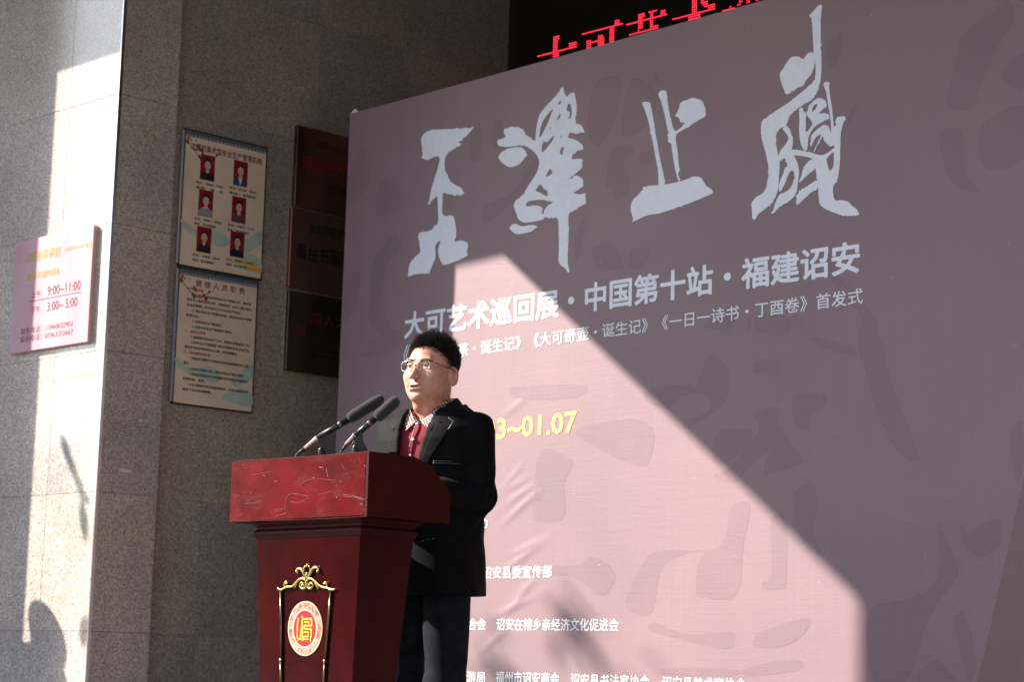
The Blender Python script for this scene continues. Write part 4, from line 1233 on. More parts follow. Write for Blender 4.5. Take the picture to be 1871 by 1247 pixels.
def cap(x, y, z, a, b, ra, rb):
    a = np.array(a, float); b = np.array(b, float); d = b-a; L2 = float(d@d)
    t = np.clip(((x-a[0])*d[0]+(y-a[1])*d[1]+(z-a[2])*d[2])/L2, 0, 1)
    return np.sqrt((x-a[0]-t*d[0])**2+(y-a[1]-t*d[1])**2+(z-a[2]-t*d[2])**2)-(ra+(rb-ra)*t)
def nets(F, g):
    """naive surface nets"""
    F = F.astype(np.float32)
    S = F < 0
    nx, ny, nz = F.shape
    cnt = np.zeros((nx-1, ny-1, nz-1), np.int16); pos = np.zeros((nx-1, ny-1, nz-1, 3), np.float32)
    offs = [(0, 0, 0), (1, 0, 0), (0, 1, 0), (0, 0, 1), (1, 1, 0), (1, 0, 1), (0, 1, 1), (1, 1, 1)]
    def sub(A, o): return A[o[0]:o[0]+nx-1, o[1]:o[1]+ny-1, o[2]:o[2]+nz-1]
    for ax in range(3):
        for o in offs:
            if o[ax]: continue
            o2 = list(o); o2[ax] = 1
            a, b = sub(F, o), sub(F, o2)
            m = sub(S, o) != sub(S, o2)
            idx = np.nonzero(m)
            t = a[idx]/(a[idx]-b[idx])
            p = np.empty((len(t), 3), np.float32); p[:] = o
            p[:, ax] = t
            pos[idx] += p
            cnt[idx] += 1
    act = cnt > 0
    ids = -np.ones(act.shape, np.int64)
    I = np.nonzero(act)
    ids[I] = np.arange(len(I[0]))
    V = pos[I]/cnt[I][:, None]+np.stack(I, 1)
    V = V*g.h+g.lo
    quads = []
    for ax in range(3):
        u, w = (ax+1) % 3, (ax+2) % 3
        sl0 = [slice(None)]*3; sl1 = [slice(None)]*3
        sl0[ax] = slice(0, -1); sl1[ax] = slice(1, None)
        e = S[tuple(sl0)] != S[tuple(sl1)]
        inner = [slice(None)]*3
        J = np.nonzero(e)
        ok = (J[u] > 0) & (J[w] > 0) & (J[u] < [nx, ny, nz][u]-1) & (J[w] < [nx, ny, nz][w]-1)
        J = [j[ok] for j in J]
        ins = S[J[0], J[1], J[2]]
        c = []
        for du, dw in ((-1, -1), (0, -1), (0, 0), (-1, 0)):
            K = [j.copy() for j in J]; K[u] += du; K[w] += dw
            c.append(ids[K[0], K[1], K[2]])
        q = np.stack(c, 1)
        q[~ins] = q[~ins][:, ::-1]
        quads.append(q)
    Q = np.concatenate(quads)
    Q = Q[(Q >= 0).all(1)]
    return V, Q
def rotz(a): c, s = cos(a), sin(a); return np.array([[c, -s, 0], [s, c, 0], [0, 0, 1.0]])
def rotx(a): c, s = cos(a), sin(a); return np.array([[1.0, 0, 0], [0, c, -s], [0, s, c]])
def roty(a): c, s = cos(a), sin(a); return np.array([[c, 0, s], [0, 1.0, 0], [-s, 0, c]])

# frames: body local (x his left, y back, z up, floor 0); faces -y
EYE = ray(761, 674)*7.42
TH_B = radians(13)         # body turned towards the camera
TH_H = radians(13)
PIT_H = radians(7)
RB = rotz(TH_B)
HC = EYE+RB@V3(0, 0.095, 0)                    # head centre (between the ears, eye level)
BODY0 = V3(*(HC+RB@V3(0.0, 0.012, 0))); BODY0[2] = ZF
RH = rotz(TH_H)@rotx(PIT_H*-1)
def toW(P): return np.asarray(P)@RB.T+BODY0
HS = np.array([1.05, 1.03, 1.05])
def headW(P):
    P = np.asarray(P, float)*HS
    P[:, 2] = np.where(P[:, 2] < 0, P[:, 2]*1.05, P[:, 2])
    return P@RH.T+HC
ZH = HC[2]-ZF
print('eye height above floor', ZH)

# ---- head
g = Grid((-0.115, -0.135, -0.27), (0.115, 0.135, 0.14), 0.0021)
x, y, z = g.x, g.y, g.z
ax_ = np.abs(x)
F = ell(x, y, z, (0, 0.006, 0.030), (0.075, 0.088, 0.087))
F = smin(F, ell(x, y, z, (0, -0.028, -0.012), (0.066, 0.060, 0.075)), 0.03)
F = smin(F, ell(ax_, y, z, (0.034, -0.036, -0.045), (0.033, 0.043, 0.040)), 0.025)
F = smin(F, ell(x, y, z, (0, -0.034, -0.078), (0.049, 0.050, 0.038)), 0.026)
F = smin(F, ell(ax_, y, z, (0.045, -0.005, -0.058), (0.020, 0.035, 0.034)), 0.026)   # jaw angle
F = smin(F, ell(x, y, z, (0, -0.076, -0.099), (0.021, 0.014, 0.014)), 0.02)
F = smin(F, ell(ax_, y, z, (0.046, -0.062, -0.026), (0.017, 0.015, 0.013)), 0.022)    # cheekbone
F = smin(F, ell(ax_, y, z, (0.027, -0.083, 0.021), (0.024, 0.008, 0.007)), 0.014)     # brow
F = smax(F, -ell(ax_, y, z, (0.031, -0.101, 0.000), (0.019, 0.016, 0.011)), 0.012)    # socket
F = smin(F, ell(ax_, y, z, (0.031, -0.0735, -0.0005), (0.0135, 0.0125, 0.0115)), 0.004)
F = smin(F, ell(ax_, y, z, (0.031, -0.0800, 0.0065), (0.0165, 0.0080, 0.0042), rotx(0.3)), 0.004)   # upper lid
F = smin(F, ell(ax_, y, z, (0.031, -0.0790, -0.0085), (0.0155, 0.0065, 0.0032)), 0.005)             # lower lid / bag
F = smin(F, cap(x, y, z, (0, -0.083, 0.008), (0, -0.106, -0.033), 0.0075, 0.0105), 0.010)
F = smin(F, ell(x, y, z, (0, -0.108, -0.036), (0.0115, 0.0095, 0.0095)), 0.006)
F = smin(F, ell(ax_, y, z, (0.0125, -0.0985, -0.0395), (0.0085, 0.0095, 0.0075)), 0.005)
F = smax(F, -ell(ax_, y, z, (0.0072, -0.103, -0.0480), (0.0042, 0.0062, 0.0042)), 0.003)
F = smin(F, ell(x, y, z, (0, -0.081, -0.063), (0.027, 0.013, 0.017)), 0.012)          # muzzle
F = smin(F, ell(ax_, y, z, (0.010, -0.0900, -0.0625), (0.0185, 0.0062, 0.0036), roty(0.16)), 0.006)
F = smin(F, ell(x, y, z, (0, -0.0868, -0.0752), (0.0215, 0.0070, 0.0050)), 0.008)
F = smax(F, -ell(x, y, z, (0, -0.098, -0.0688), (0.0205, 0.0135, 0.0026)), 0.002)     # parted lips
F = smax(F, -cap(ax_, y, z, (0.018, -0.095, -0.048), (0.033, -0.083, -0.068), 0.0042, 0.0035), 0.009)
# ears
er = rotz(0.35)@rotx(-0.12)
F = smin(F, ell(ax_, y, z, (0.0785, 0.014, -0.014), (0.0075, 0.019, 0.031), er), 0.006)
F = smax(F, -ell(ax_, y, z, (0.0875, 0.009, -0.008), (0.0095, 0.0105, 0.019), er), 0.004)
F = smin(F, ell(ax_, y, z, (0.0795, 0.008, -0.038), (0.0055, 0.009, 0.010)), 0.006)
F = smin(F, ell(ax_, y, z, (0.080, 0.006, -0.012), (0.0035, 0.004, 0.008)), 0.003)
# frown lines and the crease under the lower lip
F = smax(F, -cap(ax_, y, z, (0.006, -0.094, 0.014), (0.007, -0.095, 0.030), 0.0016, 0.0012), 0.005)
F = smax(F, -cap(ax_, y, z, (0, -0.092, -0.0865), (0.013, -0.089, -0.0860), 0.0035, 0.002), 0.009)
# neck
F = smin(F, cap(x, y, z, (0, 0.020, -0.06), (0, 0.048, -0.20), 0.054, 0.062), 0.028)
F = smin(F, ell(x, y, z, (0, -0.012, -0.118), (0.044, 0.040, 0.020)), 0.02)            # under the chin
F = smin(F, ell(x, y, z, (0, 0.035, -0.245), (0.11, 0.072, 0.06)), 0.04)
V_, Q_ = nets(F, g)
HV_local = V_.copy()
def lipmask(c):
    X, Y, Z = np.abs(c[:, 0]), c[:, 1], c[:, 2]
    up = ell(X, Y, Z, (0.010, -0.0918, -0.0625), (0.0185, 0.009, 0.0042), roty(0.16))
    lo = ell(X, Y, Z, (0, -0.0880, -0.0750), (0.0215, 0.011, 0.0055))
    return (np.minimum(up, lo) < 0.0004) & (Y < -0.080)
cen = V_[Q_].mean(1)
mi = np.zeros(len(Q_), int)
mi[lipmask(cen)] = 1
dark = ell(cen[:, 0], cen[:, 1], cen[:, 2], (0, -0.098, -0.0688), (0.0195, 0.0132, 0.0030)) < 0.0005
mi[dark & (cen[:, 1] > -0.0925)] = 2
nost = ell(np.abs(cen[:, 0]), cen[:, 1], cen[:, 2], (0.0072, -0.103, -0.0475), (0.0040, 0.0060, 0.0042)) < 0.0004
mi[nost] = 2
def skin_mat(name, c0, c1, rough=0.48):
    m, nt, b = mat_new(name)
    co = coords(nt, kind='World')
    f = noise(nt, co, 55, 5, 0.7)
    f2 = noise(nt, co, 380, 4, 0.7)
    c = ramp(nt, f, [(0.3, c0), (0.7, c1)])
    c = mix(nt, 0.6, c, ramp(nt, f2, [(0.3, (0.84, 0.78, 0.76)), (0.7, (1.1, 1.1, 1.1))]), 'MULTIPLY')
    nt.links.new(c, b.inputs['Base Color'])
    b.inputs['Roughness'].default_value = rough
    b.inputs['Subsurface Weight'].default_value = 0.18
    b.inputs['Subsurface Radius'].default_value = (0.012, 0.004, 0.002)
    b.inputs['Subsurface Scale'].default_value = 0.6
    b.inputs['Specular IOR Level'].default_value = 0.5
    bump(nt, b, f2, 0.25, 0.0008)
    return m
M['skin'] = skin_mat('skin', (0.54, 0.25, 0.17), (0.70, 0.39, 0.275))
M['lips'] = skin_mat('lips', (0.42, 0.19, 0.145), (0.50, 0.25, 0.19), 0.45)
M['mouth'] = plain('mouth_shadow_skin', (0.06, 0.012, 0.012), 0.6)
HEADW = headW(V_)

# ---- body core (hidden under the clothes) and hands, same mesh
def torso(x, y, z, grow=0.0):
    zs = np.array([0.70, 0.745, 0.85, 0.95, 1.05, 1.15, 1.22, 1.28, 1.32, 1.355, 1.385, 1.41, 1.44, 1.48])
    ws = np.array([.188, .189, .186, .181, .177, .184, .190, .196, .198, .178, .130, .088, .066, .060])
    ds = np.array([.140, .138, .132, .125, .122, .128, .132, .130, .122, .108, .092, .078, .064, .060])
    cs = np.array([.020, .020, .018, .014, .010, .006, .006, .010, .016, .024, .032, .040, .046, .050])
    Z = z.ravel()
    w = np.interp(Z, zs, ws).astype(np.float32)+grow; d = np.interp(Z, zs, ds).astype(np.float32)+grow; c = np.interp(Z, zs, cs).astype(np.float32)
    sh = z.shape
    w, d, c = w.reshape(sh), d.reshape(sh), c.reshape(sh)
    k = ((np.abs(x)/w)**2.3+(np.abs(y-c)/d)**2.3)**(1/2.3)
    return (k-1)*np.minimum(w, d)*0.9
SHL, ELB, WRI = (0.166, 0.020, 1.305), (0.188, 0.018, 1.085), (0.115, -0.225, 1.085)
def arms(x, y, z, r0, r1, r2, r3):
    a = cap(np.abs(x), y, z, SHL, ELB, r0, r1)
    b = cap(np.abs(x), y, z, ELB, WRI, r2, r3)
    return a, b
g = Grid((-0.34, -0.36, 0.02), (0.34, 0.20, 1.50), 0.011)
F = torso(g.x, g.y, g.z, -0.034)
F = smax(F, 0.86-g.z, 0.03)
a, b = arms(g.x, g.y, g.z, 0.045, 0.040, 0.040, 0.028)
F = smin(smin(F, a, 0.02), b, 0.02)
for sgn in (1, -1):
    F = smin(F, cap(g.x, g.y, g.z, (0.075*sgn, 0.01, 0.86), (0.088*sgn, 0.0, 0.47), 0.064, 0.048), 0.03)
    F = smin(F, cap(g.x, g.y, g.z, (0.088*sgn, 0.0, 0.47), (0.115*sgn, 0.03, 0.09), 0.046, 0.034), 0.02)
    F = smin(F, cap(g.x, g.y, g.z, (0.105*sgn, 0.03, 0.08), (0.12*sgn, -0.12, 0.05), 0.035, 0.03), 0.02)
BV, BQ = nets(F, g)
parts_v, parts_f, parts_m = [HEADW], [Q_], [mi]
k = len(HEADW)
parts_v.append(toW(BV)); parts_f.append(BQ+k); parts_m.append(np.zeros(len(BQ), int)); k += len(BV)
def hand(sgn):
    """hand in its own frame: wrist at origin, fingers along -y, palm down, thumb inwards"""
    g = Grid((-0.07, -0.21, -0.06), (0.07, 0.03, 0.04), 0.003)
    x, y, z = g.x, g.y, g.z
    F = cap(x, y, z, (0, 0.02, 0), (0, -0.01, 0), 0.026, 0.024)
    F = smin(F, ell(x, y, z, (0, -0.052, 0), (0.042, 0.052, 0.015)), 0.012)
    for i, (fx, L) in enumerate(((-0.031, 0.068), (-0.010, 0.078), (0.011, 0.072), (0.031, 0.056))):
        a = (fx, -0.085, 0.002); b = (fx*1.12, -0.085-L*0.45, 0.004); c = (fx*1.15, -0.085-L*0.78, -0.010); d = (fx*1.12, -0.085-L, -0.026)
        fi = smin(smin(cap(x, y, z, a, b, 0.0095, 0.0088), cap(x, y, z, b, c, 0.0088, 0.0080), 0.003), cap(x, y, z, c, d, 0.0080, 0.0068), 0.003)
        F = smin(F, fi, 0.004)
    th = smin(cap(x, y, z, (-0.026, -0.025, -0.006), (-0.052, -0.058, -0.014), 0.014, 0.011), cap(x, y, z, (-0.052, -0.058, -0.014), (-0.056, -0.088, -0.022), 0.0105, 0.0085), 0.004)
    F = smin(F, th, 0.007)
    v, q = nets(F, g)
    if sgn < 0:
        v = v*np.array([-1, 1, 1]); q = q[:, ::-1]
    return v, q
for sgn in (1, -1):
    v, q = hand(sgn)
    d = np.array(WRI)-np.array(ELB)
    v = v@rotx(0.06).T@rotz(radians(-24)*sgn).T+np.array([WRI[0]*sgn, WRI[1], WRI[2]])
    parts_v.append(toW(v)); parts_f.append(q+k); parts_m.append(np.zeros(len(q), int)); k += len(v)
AV = np.concatenate(parts_v); AF = np.concatenate(parts_f); AM = np.concatenate(parts_m)
person = thing('person', tuple(BODY0), 'man in black velvet blazer, red knit and thin glasses speaking behind the red lectern', 'person')
def mesh_np(name, V, Q, mats, parent, midx=None, smooth=True):
    V = V-np.array(world_loc(parent))
    me = bpy.data.meshes.new(name)
    me.vertices.add(len(V)); me.vertices.foreach_set('co', V.astype(np.float32).ravel())
    n = Q.shape[1]
    me.loops.add(len(Q)*n); me.loops.foreach_set('vertex_index', Q.astype(np.int32).ravel())
    me.polygons.add(len(Q)); me.polygons.foreach_set('loop_start', (np.arange(len(Q))*n).astype(np.int32))
    me.polygons.foreach_set('loop_total', np.full(len(Q), n, np.int32))
    me.polygons.foreach_set('use_smooth', [smooth]*len(Q))
    for m in mats: me.materials.append(m)
    if midx is not None: me.polygons.foreach_set('material_index', midx.astype(np.int32))
    me.update(calc_edges=True)
    me.validate()
    return new_obj(name, me, parent)
mesh_np('body', AV, AF, [M['skin'], M['lips'], M['mouth']], person, AM)
head_bvh = BVHTree.FromPolygons([Vector(p) for p in HEADW], [tuple(q) for q in Q_])

# ---- clothes
def fold(x, y, z):
    """cloth folds near the bent elbows and across the back of the waist"""
    X = np.abs(x)
    de = np.sqrt((X-0.22)**2+(y+0.03)**2+(z-1.10)**2)
    w = np.exp(-(de/0.085)**2)
    f = 0.0085*w*np.sin(80*(z*0.8+X*0.5-y*0.35)+6*np.sin(18*y+3))
    f = f+0.0022*np.sin(21*z+9*X+5*np.sin(9*y))*np.sin(17*y+8*X)
    f = f+0.0028*np.exp(-((z-0.98)/0.06)**2)*np.sin(40*z+12*X)
    return f
g = Grid((-0.35, -0.30, 0.70), (0.35, 0.22, 1.50), 0.0055)
x, y, z = g.x, g.y, g.z
T = torso(x, y, z, 0.012)
a, b = arms(x, y, z, 0.067, 0.059, 0.058, 0.045)
slv = smin(a, b, 0.02)
slv = smax(slv, -(y+0.205+0*x), 0.004)               # cuffs end before the wrist
J = smin(T, slv, 0.022)
# shoulder pads
J = smin(J, ell(np.abs(x), y, z, (0.150, 0.022, 1.335), (0.070, 0.058, 0.030), roty(0.32)), 0.03)
J = J+fold(x, y, z)
J = smax(J, 0.752+0.02*np.clip(y, -0.1, 0.1)-z+0*x, 0.003)         # hem
# open front
vw = np.interp(z.ravel(), [0.75, 0.90, 0.99, 1.10, 1.25, 1.36, 1.40, 1.45], [-0.01, -0.01, 0.000, 0.020, 0.047, 0.060, 0.064, 0.062]).astype(np.float32).reshape(z.shape)
J = smax(J, -smax(np.abs(x)-vw, y+0.02, 0.004), 0.003)
# neck hole
J = smax(J, z-(1.400+0.25*np.clip(y, -0.02, 0.08))+0*x, 0.006)
J = smax(J, -cap(x, y, z, (0, 0.010, 1.36), (0, 0.035, 1.55), 0.060, 0.078), 0.003)
# hollow: leave about a centimetre of cloth
inner = np.minimum(torso(x, y, z, -0.001), 1e3)
ia, ib = arms(x, y, z, 0.052, 0.044, 0.042, 0.030)
inner = np.minimum(inner, np.minimum(ia, ib))
J2 = smax(J, -inner, 0.003)
JV, JQ = nets(J2, g)
def velvet(name, col, sheen):
    m, nt, b = mat_new(name)
    co = coords(nt, kind='World')
    f = noise(nt, co, 14, 4, 0.6)
    nt.links.new(ramp(nt, f, [(0.3, [c*0.8 for c in col]), (0.7, [c*1.3 for c in col])]), b.inputs['Base Color'])
    b.inputs['Roughness'].default_value = 0.75
    b.inputs['Specular IOR Level'].default_value = 0.12
    b.inputs['Sheen Weight'].default_value = sheen
    b.inputs['Sheen Roughness'].default_value = 0.3
    b.inputs['Sheen Tint'].default_value = (0.8, 0.85, 0.9, 1)
    bump(nt, b, noise(nt, co, 700, 3, 0.7), 0.5, 0.001)
    return m
M['velvet'] = velvet('black_velvet', (0.0038, 0.0038, 0.0046), 0.010)
M['lapel'] = velvet('black_lapel_cloth', (0.0055, 0.0056, 0.007), 0.008)
M['trim_silver'] = plain('silver_piping', (0.14, 0.135, 0.135), 0.4, 0.4)
JW = toW(JV)
jacket = mesh_np('jacket', JW, JQ, [M['velvet']], person)
jac_bvh = BVHTree.FromPolygons([Vector(p) for p in JW], [tuple(q) for q in JQ])

# knit pullover
g = Grid((-0.23, -0.17, 0.78), (0.23, 0.19, 1.46), 0.006)
x, y, z = g.x, g.y, g.z
S_ = torso(x, y, z, -0.010)
S_ = S_+0.0012*np.sin(60*z+14*x)*np.sin(23*x+9*z)
S_ = smax(S_, -cap(x, y, z, (0, -0.085, 1.372), (0, 0.02, 1.50), 0.036, 0.095), 0.003)
S_ = smax(S_, z-(1.372-0.3*np.clip(y, -0.1, 0.0))+0*x, 0.003)
S_ = smax(S_, 0.97-z+0*x+0*y, 0.003)
SV, SQ = nets(S_, g)
m, nt, b = mat_new('red_knit')
co = coords(nt, kind='World')
f = noise(nt, co, 25, 4)
nt.links.new(ramp(nt, f, [(0.3, (0.21, 0.014, 0.030)), (0.7, (0.30, 0.022, 0.042))]), b.inputs['Base Color'])
b.inputs['Roughness'].default_value = 0.9
wv = N(nt, 'ShaderNodeTexWave'); wv.inputs['Scale'].default_value = 110; wv.inputs['Distortion'].default_value = 1.5
nt.links.new(co, wv.inputs['Vector'])
bump(nt, b, wv.outputs['Fac'], 0.25, 0.001)
M['knit'] = m
SW = toW(SV)
mesh_np('knit_pullover', SW, SQ, [M['knit']], person)
kn_bvh = BVHTree.FromPolygons([Vector(p) for p in SW], [tuple(q) for q in SQ])

# jeans
g = Grid((-0.24, -0.20, 0.045), (0.24, 0.24, 0.96), 0.008)
x, y, z = g.x, g.y, g.z
F = smax(torso(x, y, z, -0.022), 0.80-z, 0.05)
for sgn in (1, -1):
    F = smin(F, cap(x, y, z, (0.075*sgn, 0.010, 0.84), (0.088*sgn, 0.000, 0.46), 0.088, 0.070), 0.018)
    F = smin(F, cap(x, y, z, (0.088*sgn, 0.000, 0.46), (0.118*sgn, 0.028, 0.07), 0.070, 0.060), 0.02)
F = F+0.003*np.sin(38*z+20*x)*np.exp(-((z-0.46)/0.12)**2)+0.0015*np.sin(27*z+9*y)
F = smax(smax(F, z-0.94+0*x+0*y, 0.003), 0.065-z+0*x+0*y, 0.003)
TV, TQ = nets(F, g)
M['denim'] = plain('dark_denim', (0.010, 0.0125, 0.019), 0.9, spec=0.15, var=0.35, nscale=30, bmp=0.3, bscale=900)
mesh_np('trousers', toW(TV), TQ, [M['denim']], person)
M['leather'] = plain('black_leather', (0.015, 0.014, 0.014), 0.35)
for sgn in (1, -1):
    g = Grid((-0.07, -0.22, -0.01), (0.07, 0.10, 0.13), 0.006)
    x, y, z = g.x, g.y, g.z
    F = smin(ell(x, y, z, (0, -0.11, 0.035), (0.048, 0.085, 0.036)), ell(x, y, z, (0, 0.02, 0.045), (0.040, 0.055, 0.052)), 0.03)
    F = smin(F, cap(x, y, z, (0, 0.025, 0.05), (0, 0.025, 0.10), 0.042, 0.045), 0.02)
    F = smax(F, 0.004-z+0*x+0*y, 0.003)
    v, q = nets(F, g)
    mesh_np('shoe', toW(v@rotz(0.12*sgn).T+np.array([0.118*sgn, 0.0, 0.0])), q, [M['leather']], person)

# ---- cloth and face details laid onto the surfaces
def patch(name, loops, bvh, off, thick, mat, parent, spacing=1.4, back=0.25, rough=0.0, smooth=True, edge=1.6, fallback=None):
    """loops in photo pixels; shot onto the surface and given thickness"""
    vs, fs = [], []
    for loop in loops:
        P = []
        m_ = len(loop)
        for i in range(m_):
            a, b = np.array(loop[i], float), np.array(loop[(i+1) % m_], float)
            k = max(1, int(np.hypot(*(b-a))/edge))
            for j in range(k): P.append(a+(b-a)*j/k)
        nb = len(P)
        mn, mx = np.min(P, 0), np.max(P, 0)
        def inside(p):
            c = False
            for i in range(nb):
                a, b = P[i], P[(i+1) % nb]
                if (a[1] > p[1]) != (b[1] > p[1]) and p[0] < (b[0]-a[0])*(p[1]-a[1])/(b[1]-a[1])+a[0]: c = not c
            return c
        ptsi = []
        yy = mn[1]+spacing/2
        while yy < mx[1]:
            xx = mn[0]+spacing/2
            while xx < mx[0]:
                if inside((xx, yy)) and min(np.hypot(q[0]-xx, q[1]-yy) for q in P) > spacing*0.45: ptsi.append(np.array([xx, yy]))
                xx += spacing
            yy += spacing
        allp = P+ptsi
        r = delaunay_2d_cdt([Vector(p) for p in allp], [], [list(range(nb))], 1, 1e-6)
        vo, fo = r[0], r[2]
        top = []
        last = None
        for p in vo:
            d = Vector(ray(p.x, p.y)).normalized()
            loc, nor, idx, dist = bvh.ray_cast(Vector((0, 0, 0)), d, 30)
            if loc is None or (last is not None and abs(dist-last) > back):
                dd = last if last is not None else (fallback or 7.5)
                loc, nor = d*dd, -d
            else: last = dist
            if nor.dot(d) > 0: nor = -nor
            nrm = (nor*0.6-d*0.4).normalized()
            top.append((np.array(loc+nrm*off), np.array(nrm)))
        k = len(vs); n = len(top)
        vs += [t[0]+t[1]*thick for t in top]+[t[0] for t in top]
        ed = {}
        for f in fo:
            a, b, c = [vo[i] for i in f[:3]]
            if (b.x-a.x)*(c.y-a.y)-(b.y-a.y)*(c.x-a.x) > 0: f = f[::-1]
            fs.append(tuple(i+k for i in f)); fs.append(tuple(i+k+n for i in f[::-1]))
            for i in range(len(f)):
                e = (f[i], f[(i+1) % len(f)])
                ed[e] = ed.get(e, 0)+1
        for (a, b) in ed:
            if (b, a) not in ed: fs.append((a+k, a+k+n, b+k+n, b+k))
    return mk(name, vs, fs, mat, parent, smooth=smooth)
def Z3(x, y): return (680+x/5.196, 720+y/5.196)      # crop used to read the clothes
def ZH_(x, y): return (710+x/8.313, 590+y/8.313)     # crop used to read the face
def zl(l, f=Z3): return [f(*p) for p in l]
# lapels and collar of the blazer
patch('lapel', [zl([(612,262),(735,330),(742,312),(660,450),(585,560),(520,665),(468,628),(500,540),(545,430),(585,330)])], jac_bvh, 0.003, 0.004, M['lapel'], person)
CI = [(0, .092, 1.440), (.034, .085, 1.438), (.056, .058, 1.432), (.064, .02, 1.420), (.067, -.02, 1.400), (.064, -.06, 1.372), (.058, -.092, 1.338)]
CO = [(0, .122, 1.395), (.052, .112, 1.390), (.086, .074, 1.384), (.108, .025, 1.378), (.117, -.03, 1.362), (.116, -.080, 1.340), (.078, -.118, 1.312)]
ci = catmull([np.array((-a, b, c)) for a, b, c in CI[:0:-1]]+[np.array(p) for p in CI], 5)
co_ = catmull([np.array((-a, b, c)) for a, b, c in CO[:0:-1]]+[np.array(p) for p in CO], 5)
vs, fs = [], []
for a, b in zip(ci, co_):
    out_ = (b-a); out_[2] = 0; out_ /= np.linalg.norm(out_)+1e-9
    prof_ = [a+V3(0, 0, -0.03), a+V3(0, 0, 0.002)-out_*0.001, a+out_*0.006+V3(0, 0, 0.005), a*0.5+b*0.5+out_*0.006+V3(0, 0, 0.008), b+out_*0.004+V3(0, 0, 0.002), b+out_*0.002-V3(0, 0, 0.006), b-out_*0.008-V3(0, 0, 0.010)]
    vs += prof_
m_ = 7
for i in range(len(ci)-1):
    for j in range(m_-1): fs.append((i*m_+j, (i+1)*m_+j, (i+1)*m_+j+1, i*m_+j+1))
fs.append(tuple(range(m_))); fs.append(tuple(range((len(ci)-1)*m_, len(ci)*m_))[::-1])
M['collar_cloth'] = velvet('navy_collar_cloth', (0.009, 0.010, 0.018), 0.04)
mk('jacket_collar', toW(np.array(vs)), fs, M['collar_cloth'], person, smooth=True)
patch('lapel', [zl([(338,150),(335,200),(318,300),(280,400),(246,560),(150,560),(165,470),(205,380),(235,310),(262,270),(285,205)])], jac_bvh, 0.003, 0.004, M['lapel'], person)
patch('lapel_piping', [zl([(728,236),(778,274),(735,330),(720,350),(730,330),(766,278),(724,240)])], jac_bvh, 0.010, 0.0012, M['trim_silver'], person, spacing=3)
patch('pocket_welt', [zl([(582,642),(680,638),(800,648),(840,656),(842,672),(700,662),(580,664)])], jac_bvh, 0.002, 0.0035, M['lapel'], person)
patch('pocket_piping', [zl([(582,641),(680,637),(760,642),(760,646),(680,642),(582,646)]), zl([(580,658),(680,656),(840,668),(840,671),(690,661),(580,663)])], jac_bvh, 0.006, 0.0008, M['trim_silver'], person, spacing=3)
# shirt collar
def gingham(name):
    m, nt, b = mat_new(name)
    co = coords(nt, kind='World')
    m0 = N(nt, 'ShaderNodeMapping'); m0.inputs['Rotation'].default_value = (0.0, 0.0, radians(-30))
    nt.links.new(co, m0.inputs[0])
    mp = N(nt, 'ShaderNodeMapping'); mp.inputs['Rotation'].default_value = (0.0, radians(35), 0.0)
    nt.links.new(m0.outputs[0], mp.inputs[0])
    sx = N(nt, 'ShaderNodeSeparateXYZ'); nt.links.new(mp.outputs[0], sx.inputs[0])
    outs = []
    for ax in (0, 2):
        mu = N(nt, 'ShaderNodeMath', operation='MULTIPLY'); mu.inputs[1].default_value = 2*pi/0.0095
        nt.links.new(sx.outputs[ax], mu.inputs[0])
        si = N(nt, 'ShaderNodeMath', operation='SINE'); nt.links.new(mu.outputs[0], si.inputs[0])
        gt = N(nt, 'ShaderNodeMath', operation='GREATER_THAN'); gt.inputs[1].default_value = 0.0
        nt.links.new(si.outputs[0], gt.inputs[0]); outs.append(gt.outputs[0])
    c = mix(nt, outs[0], (0.72, 0.68, 0.64), (0.36, 0.20, 0.20))
    c = mix(nt, outs[1], c, (0.20, 0.14, 0.17), 'MULTIPLY')
    c2 = mix(nt, outs[1], c, mix(nt, outs[0], (0.36, 0.22, 0.22), (0.05, 0.03, 0.04)))
    nt.links.new(c2, b.inputs['Base Color'])
    b.inputs['Roughness'].default_value = 0.85
    return m
M['gingham'] = gingham('gingham_shirt')
both = BVHTree.FromPolygons([Vector(p) for p in np.concatenate([SW, HEADW])], [tuple(q) for q in SQ]+[tuple(q+len(SW)) for q in Q_])
patch('shirt_collar', [zl([(455,255),(520,205),(600,140),(660,80),(705,30),(712,60),(690,110),(655,190),(615,262),(600,290),(548,345),(500,305),(462,268)])], both, 0.006, 0.003, M['gingham'], person, spacing=1.2)
patch('shirt_collar', [zl([(375,125),(365,160),(385,205),(425,262),(415,285),(365,325),(330,362),(318,300),(325,230),(342,160)])], both, 0.006, 0.003, M['gingham'], person, spacing=1.2)
# placket with stitching and buttons
patch('placket', [zl([(412,300),(462,285),(440,350),(405,430),(385,520),(372,590),(345,585),(352,520),(375,430),(398,350)])], kn_bvh, 0.002, 0.003, M['knit'], person)
M['stitch'] = plain('pale_stitching', (0.62, 0.50, 0.42), 0.8)
for k in range(12):
    t_ = k/11
    a = catmull([np.array(Z3(*p)) for p in ((408, 322), (385, 400), (365, 480), (352, 575))], 11)
    p = a[int(k*2.7)]
    patch('stitch', [[(p[0]-0.5, p[1]-1.1), (p[0]+0.6, p[1]-1.1), (p[0]+0.3, p[1]+1.3), (p[0]-0.8, p[1]+1.3)]], kn_bvh, 0.0052, 0.0006, M['stitch'], person, spacing=4, edge=4)
M['pearl'] = plain('pearl_button', (0.62, 0.64, 0.66), 0.2, 0.3)
for (x_, y_, r_) in ((432, 288, 17), (394, 438, 16), (366, 590, 16)):
    c = Z3(x_, y_); r = r_/5.196
    patch('button', [[(c[0]+r*cos(t*pi/7), c[1]+r*0.95*sin(t*pi/7)) for t in range(14)]], kn_bvh, 0.0055, 0.0022, M['pearl'], person, spacing=9, edge=9)

